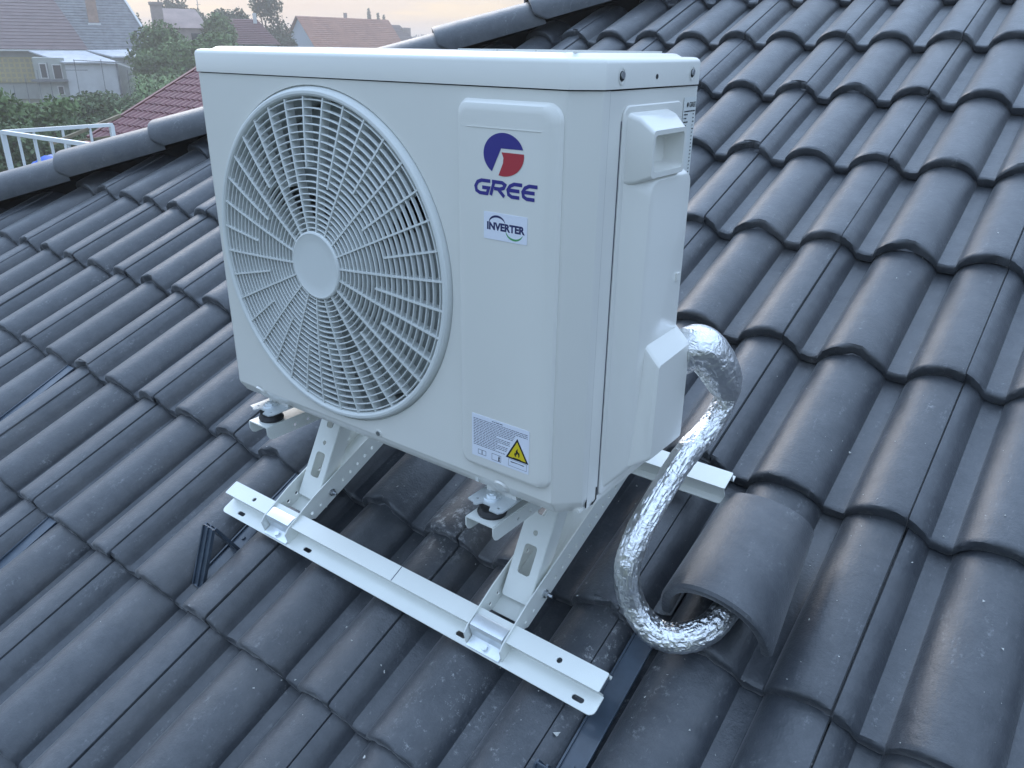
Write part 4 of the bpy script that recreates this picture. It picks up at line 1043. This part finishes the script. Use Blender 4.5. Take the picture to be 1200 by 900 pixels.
o = mk('blue_tarp', V, F, mat('blue_tarp', (.02, .11, .50), .45), None, ID, 60); o['label'] = 'bright blue tarpaulin bulging behind the white railing'; o['category'] = 'tarp'
mb = MB(); mb.box(-10.95, -10.2, 1.72, 2.4, GZ, -1.86); o = mb.build('tarp_stack', M['wood']); o['label'] = 'wood stack under the blue tarpaulin'; o['category'] = 'wood stack'

# ------------------------------------------------------------------ vegetation
def leafmat(name, a, b):
    m = mat(name, a, .75, col2=b, var=.2, vscale=3.0, spec=.2); return m
LM = {'dark': leafmat('leaf_dark_green', (.065, .100, .050), (.160, .210, .10)), 'mid': leafmat('leaf_mid_green', (.085, .14, .05), (.18, .25, .10)), 'corn': leafmat('corn_leaf', (.08, .14, .05), (.19, .27, .11)),
      'far': leafmat('leaf_far_green', (.055, .080, .045), (.10, .13, .07)), 'bark': mat('bark', (.09, .07, .05), .9, var=.3, vscale=8)}
def leaves(centres, sizes, quads, leaf, mt, name, parent, nseed):
    """leaf cards spread through ellipsoid clumps, uneven outline"""
    g = np.random.default_rng(nseed); cnt = len(centres); V = []; n = quads
    w = np.array([s[0]*s[1]*s[2] for s in sizes])**.8; idx = g.choice(cnt, n, p=w/w.sum())
    c = np.array(centres)[idx]; s = np.array(sizes)[idx]
    d = g.normal(size=(n, 3)); d /= np.linalg.norm(d, axis=1)[:, None]; rr = g.random(n)**.42*(1+.12*g.normal(size=n))
    P = c + d*s*rr[:, None]
    nrm = d*.6 + g.normal(size=(n, 3))*.8; nrm /= np.linalg.norm(nrm, axis=1)[:, None]
    t = np.cross(nrm, g.normal(size=(n, 3))); t /= np.linalg.norm(t, axis=1)[:, None]; b = np.cross(nrm, t)
    L_ = leaf*(.6+.8*g.random(n))[:, None]; W2 = L_*.55
    Q = np.stack([P-t*L_, P-b*W2, P+t*L_, P+b*W2], 1).reshape(-1, 3)
    me = bpy.data.meshes.new(name); me.vertices.add(4*n); me.vertices.foreach_set('co', Q.astype(np.float32).ravel())
    me.loops.add(4*n); me.loops.foreach_set('vertex_index', np.arange(4*n, dtype=np.int32)); me.polygons.add(n)
    me.polygons.foreach_set('loop_start', np.arange(0, 4*n, 4, dtype=np.int32)); me.update(calc_edges=True); me.validate()
    me.materials.append(mt); return link(name, me, parent)
def tree(name, label, p, h, w, kind, quads, leaf, seed, group=None, trunk=.25, cat='tree', clumps=16):
    o = thing(name, label, cat, (p.x, p.y, GZ), group); g = random.Random(seed)
    base = Vector((p.x, p.y, GZ)); ch = h*(1-trunk); cz = GZ+h*trunk+ch/2
    cs = []; ss = []
    for i in range(clumps):
        a = g.uniform(0, 6.28); q = g.random()**.5; zz = g.uniform(-1, 1); rad = math.sqrt(max(.08, 1-zz*zz))*q*.75
        cs.append((p.x+w/2*rad*math.cos(a), p.y+w/2*rad*math.sin(a), cz+zz*ch*.40)); k = g.uniform(.20, .36); ss.append((w*k*.75, w*k*.75, ch*k*.6))
    leaves(cs, ss, quads, leaf, LM[kind], 'crown', o, seed)
    mb = MB(); mb.tube([base, base+Vector((.1, 0, h*.3)), base+Vector((0, .1, h*.75))], [h*.03, h*.022, h*.008], 8)
    for i in range(0, clumps, 3):
        mb.tube([base+Vector((0, 0, h*(.25+.3*g.random()))), Vector(cs[i])], [h*.012, h*.004], 6)
    mb.build('trunk', LM['bark'], o); return o
# hedge in front of the gardens, dark
g = random.Random(3)
cs = []; ss = []
for i in range(90):
    t = i/89; q = Vector((-28.5, 4.0, 0)).lerp(Vector((-23.0, 9.6, 0)), t)
    cs.append((q.x+g.uniform(-.6, .6), q.y+g.uniform(-.4, .4), GZ+.8+g.uniform(-.5, .85))); ss.append((.9, .8, .75))
hd = thing('hedge', 'dense dark green hedge running behind the white railing', 'hedge', (-24.5, 8.5, GZ)); 
leaves(cs, ss, 30000, .075, LM['dark'], 'foliage', hd, 11)
mb = MB()
for i in range(14): q = Vector((-28.5, 4.0, 0)).lerp(Vector((-23.0, 9.6, 0)), i/13); mb.tube([(q.x, q.y, GZ), (q.x, q.y, GZ+2)], .05, 6)
mb.build('stem', LM['bark'], hd)
cs = []; ss = []
for i in range(60):
    q = Vector((-15.5, 1.2, 0)).lerp(Vector((-12.5, 6.0, 0)), i/59); cs.append((q.x-2+g.uniform(-.7, .7), q.y+g.uniform(-.3, .3), GZ+.9+g.uniform(-.6, .7))); ss.append((.7, .6, .6))
h_ = thing('low_hedge', 'dark low hedge between the railing and the tall hedge', 'hedge', (-16, 3.6, GZ)); leaves(cs, ss, 12000, .06, LM['dark'], 'foliage', h_, 12)
# bushes in front of shed
BUSH = [('bush', 'light green bush at the left picture edge before the yellow wall', -.931, 31, 2.7, 2.2, 'mid', 5000), ('bush', 'rounded green bush standing over the hedge left of the shed', -.915, 33, 2.7, 3.2, 'mid', 5000),
        ('bush', 'dark shrub below the white shed wall', -.886, 44, 2.3, 5.0, 'dark', 5000), ('bush', 'dark green bush between white shed and corn patch', -.884, 41, 1.9, 2.5, 'dark', 4000), ('bush', 'green shrub behind the hedge under the garden posts', -.900, 38, 2.1, 4.5, 'dark', 4500),
        ('bush', 'low green bush in front of the corn patch', -.880, 25, 1.2, 2.0, 'mid', 4000)]
for i, (nm, lb, a_, d, h, w, kd, qn) in enumerate(BUSH): tree(nm, lb, at(a_, d), h, w, kd, qn, .09, 40+i, 'garden bushes', .05, 'bush')
TR = [('leafy_tree', 'dark leafy tree right beside the grey roofed house', -.862, 60, 5.2, 5.0, 'mid', 9000, .13), ('leafy_tree', 'broad dark tree below the pale brick house', -.846, 58, 4.9, 6.0, 'mid', 11000, .13),
      ('leafy_tree', 'round tree with small sky gaps left of the white unit', -.832, 60, 4.8, 4.5, 'mid', 9000, .13), ('leafy_tree', 'low tree between brick house and dark red roof', -.828, 70, 6.0, 4.0, 'mid', 6000, .15),
      ('round_tree', 'large round pale tree far behind the brick chimney', -.848, 112, 9.0, 7.0, 'far', 7000, .22), ('spruce', 'slim dark tree beside the grey roof edge', -.868, 95, 6.6, 1.6, 'far', 2500, .16),
      ('tall_tree', 'tall loose tree with sky gaps behind the dark red roof', -.797, 92, 8.6, 5.2, 'far', 9000, .17), ('leafy_tree', 'bushy tree behind the left end of the dark red roof', -.822, 88, 6.9, 5.0, 'far', 7000, .17),
      ('leafy_tree', 'rounded tree behind the middle of the dark red roof', -.812, 90, 7.3, 3.8, 'far', 6000, .17), ('leafy_tree', 'small tree at the foot of the white gable', -.786, 88, 5.2, 3.5, 'far', 4000, .17)]
for i, (nm, lb, a_, d, h, w, kd, qn, lf) in enumerate(TR): tree(nm, lb, at(a_, d), h, w, kd, qn, lf, 60+i, 'trees among the village houses', .15)
for i, (a_, h, lb) in enumerate(((-.7225, 10.0, 'tallest of three small conifers over the orange roof'), (-.7155, 9.4, 'middle one of three small conifers over the orange roof'), (-.7110, 9.0, 'smallest of three small conifers over the orange roof'))):
    p = at(a_, 160); o = thing('conifer', lb, 'tree', (p.x, p.y, GZ), 'conifers on the horizon')
    cs = []; ss = []
    for k in range(9): z = GZ+h*(.3+.68*k/8); w = .9*(1-.8*k/8)*(1.5 if i == 0 else 1); cs.append((p.x, p.y, z)); ss.append((w, w, h*.06))
    leaves(cs, ss, 2200, .22, LM['far'], 'crown', o, 90+i); mb = MB(); mb.tube([(p.x, p.y, GZ), (p.x, p.y, GZ+h*.9)], [.2, .05], 6); mb.build('trunk', LM['bark'], o)
# far wooded horizon
cs = []; ss = []
for i in range(160):
    a_ = -1.15 + .9*i/159; d = 330+g.uniform(-20, 30)
    cs.append((C0.x+math.sin(a_)*d, C0.y+math.cos(a_)*d, GZ+g.uniform(1, 5.5))); ss.append((8, 8, g.uniform(2.5, 4.2)))
o = leaves(cs, ss, 40000, .8, LM['far'], 'far_woods', None, 99); o['kind'] = 'stuff'; o['label'] = 'far line of woods along the horizon'; o['category'] = 'woods'
# corn patch: stems with long drooping blades
def corn():
    V = []; F = []; g = random.Random(5)
    for k in range(1500):
        d = g.uniform(24, 52); a_ = g.uniform(-.884, -.826)
        if d > 36 and a_ < -.874: continue
        p = at(a_, d); h = g.uniform(2.2, 3.0)*(1 if d > 40 else .75); n0 = len(V)
        V += [(p.x-.015, p.y, GZ), (p.x+.015, p.y, GZ), (p.x, p.y, GZ+h)]; F.append((n0, n0+1, n0+2))
        for j in range(9):
            z = GZ+h*(.18+.8*j/9); a = g.uniform(0, 6.28); L_ = g.uniform(.45, .8); w = g.uniform(.035, .06); dx, dy = math.cos(a), math.sin(a); pts = []
            for t in (0, .35, .7, 1): pts.append((p.x+dx*L_*t, p.y+dy*L_*t, z+L_*(.95*t-1.05*t*t)))
            n0 = len(V)
            for t, q in zip((0, .35, .7, 1), pts):
                ww = w*(1-t*.9); V += [(q[0]-dy*ww, q[1]+dx*ww, q[2]), (q[0]+dy*ww, q[1]-dx*ww, q[2])]
            for t in range(3): F.append((n0+2*t, n0+2*t+1, n0+2*t+3, n0+2*t+2))
    return V, F
V, F = corn(); o = mk('corn_patch', V, F, LM['corn'], None); o['kind'] = 'stuff'; o['label'] = 'patch of pale green maize between shed and red roof'; o['category'] = 'maize'

# evening haze
hz = MB().box(-420, 60, -60, 420, GZ-1, 8.0).build('haze', None, None)
hm = bpy.data.materials.new('haze'); hm.use_nodes = True; t = hm.node_tree; t.nodes.clear()
oo_ = t.nodes.new('ShaderNodeOutputMaterial'); pv = t.nodes.new('ShaderNodeVolumePrincipled'); pv.inputs['Density'].default_value = HAZE_D = .0030
pv.inputs['Color'].default_value = (1.0, .93, .87, 1); pv.inputs['Anisotropy'].default_value = .4
t.links.new(pv.outputs[0], oo_.inputs['Volume']); hz.data.materials.append(hm); hz['kind'] = 'stuff'; hz['label'] = 'thin evening haze over the village'; hz['category'] = 'haze'

p = at(-.836, 180); o = thing('radio_mast', 'thin far lattice mast standing right of the brick chimney', 'mast', (p.x, p.y, GZ))
mb = MB(); mb.tube([(p.x, p.y, GZ), (p.x, p.y, GZ+12.5)], [.18, .07], 6); mb.build('pole', M['greyroof'], o)
mb = MB(); mb.bar((p.x-.5, p.y, GZ+11), (p.x+.5, p.y+.3, GZ+11), .08, .08); mb.build('crossbar', M['greyroof'], o)
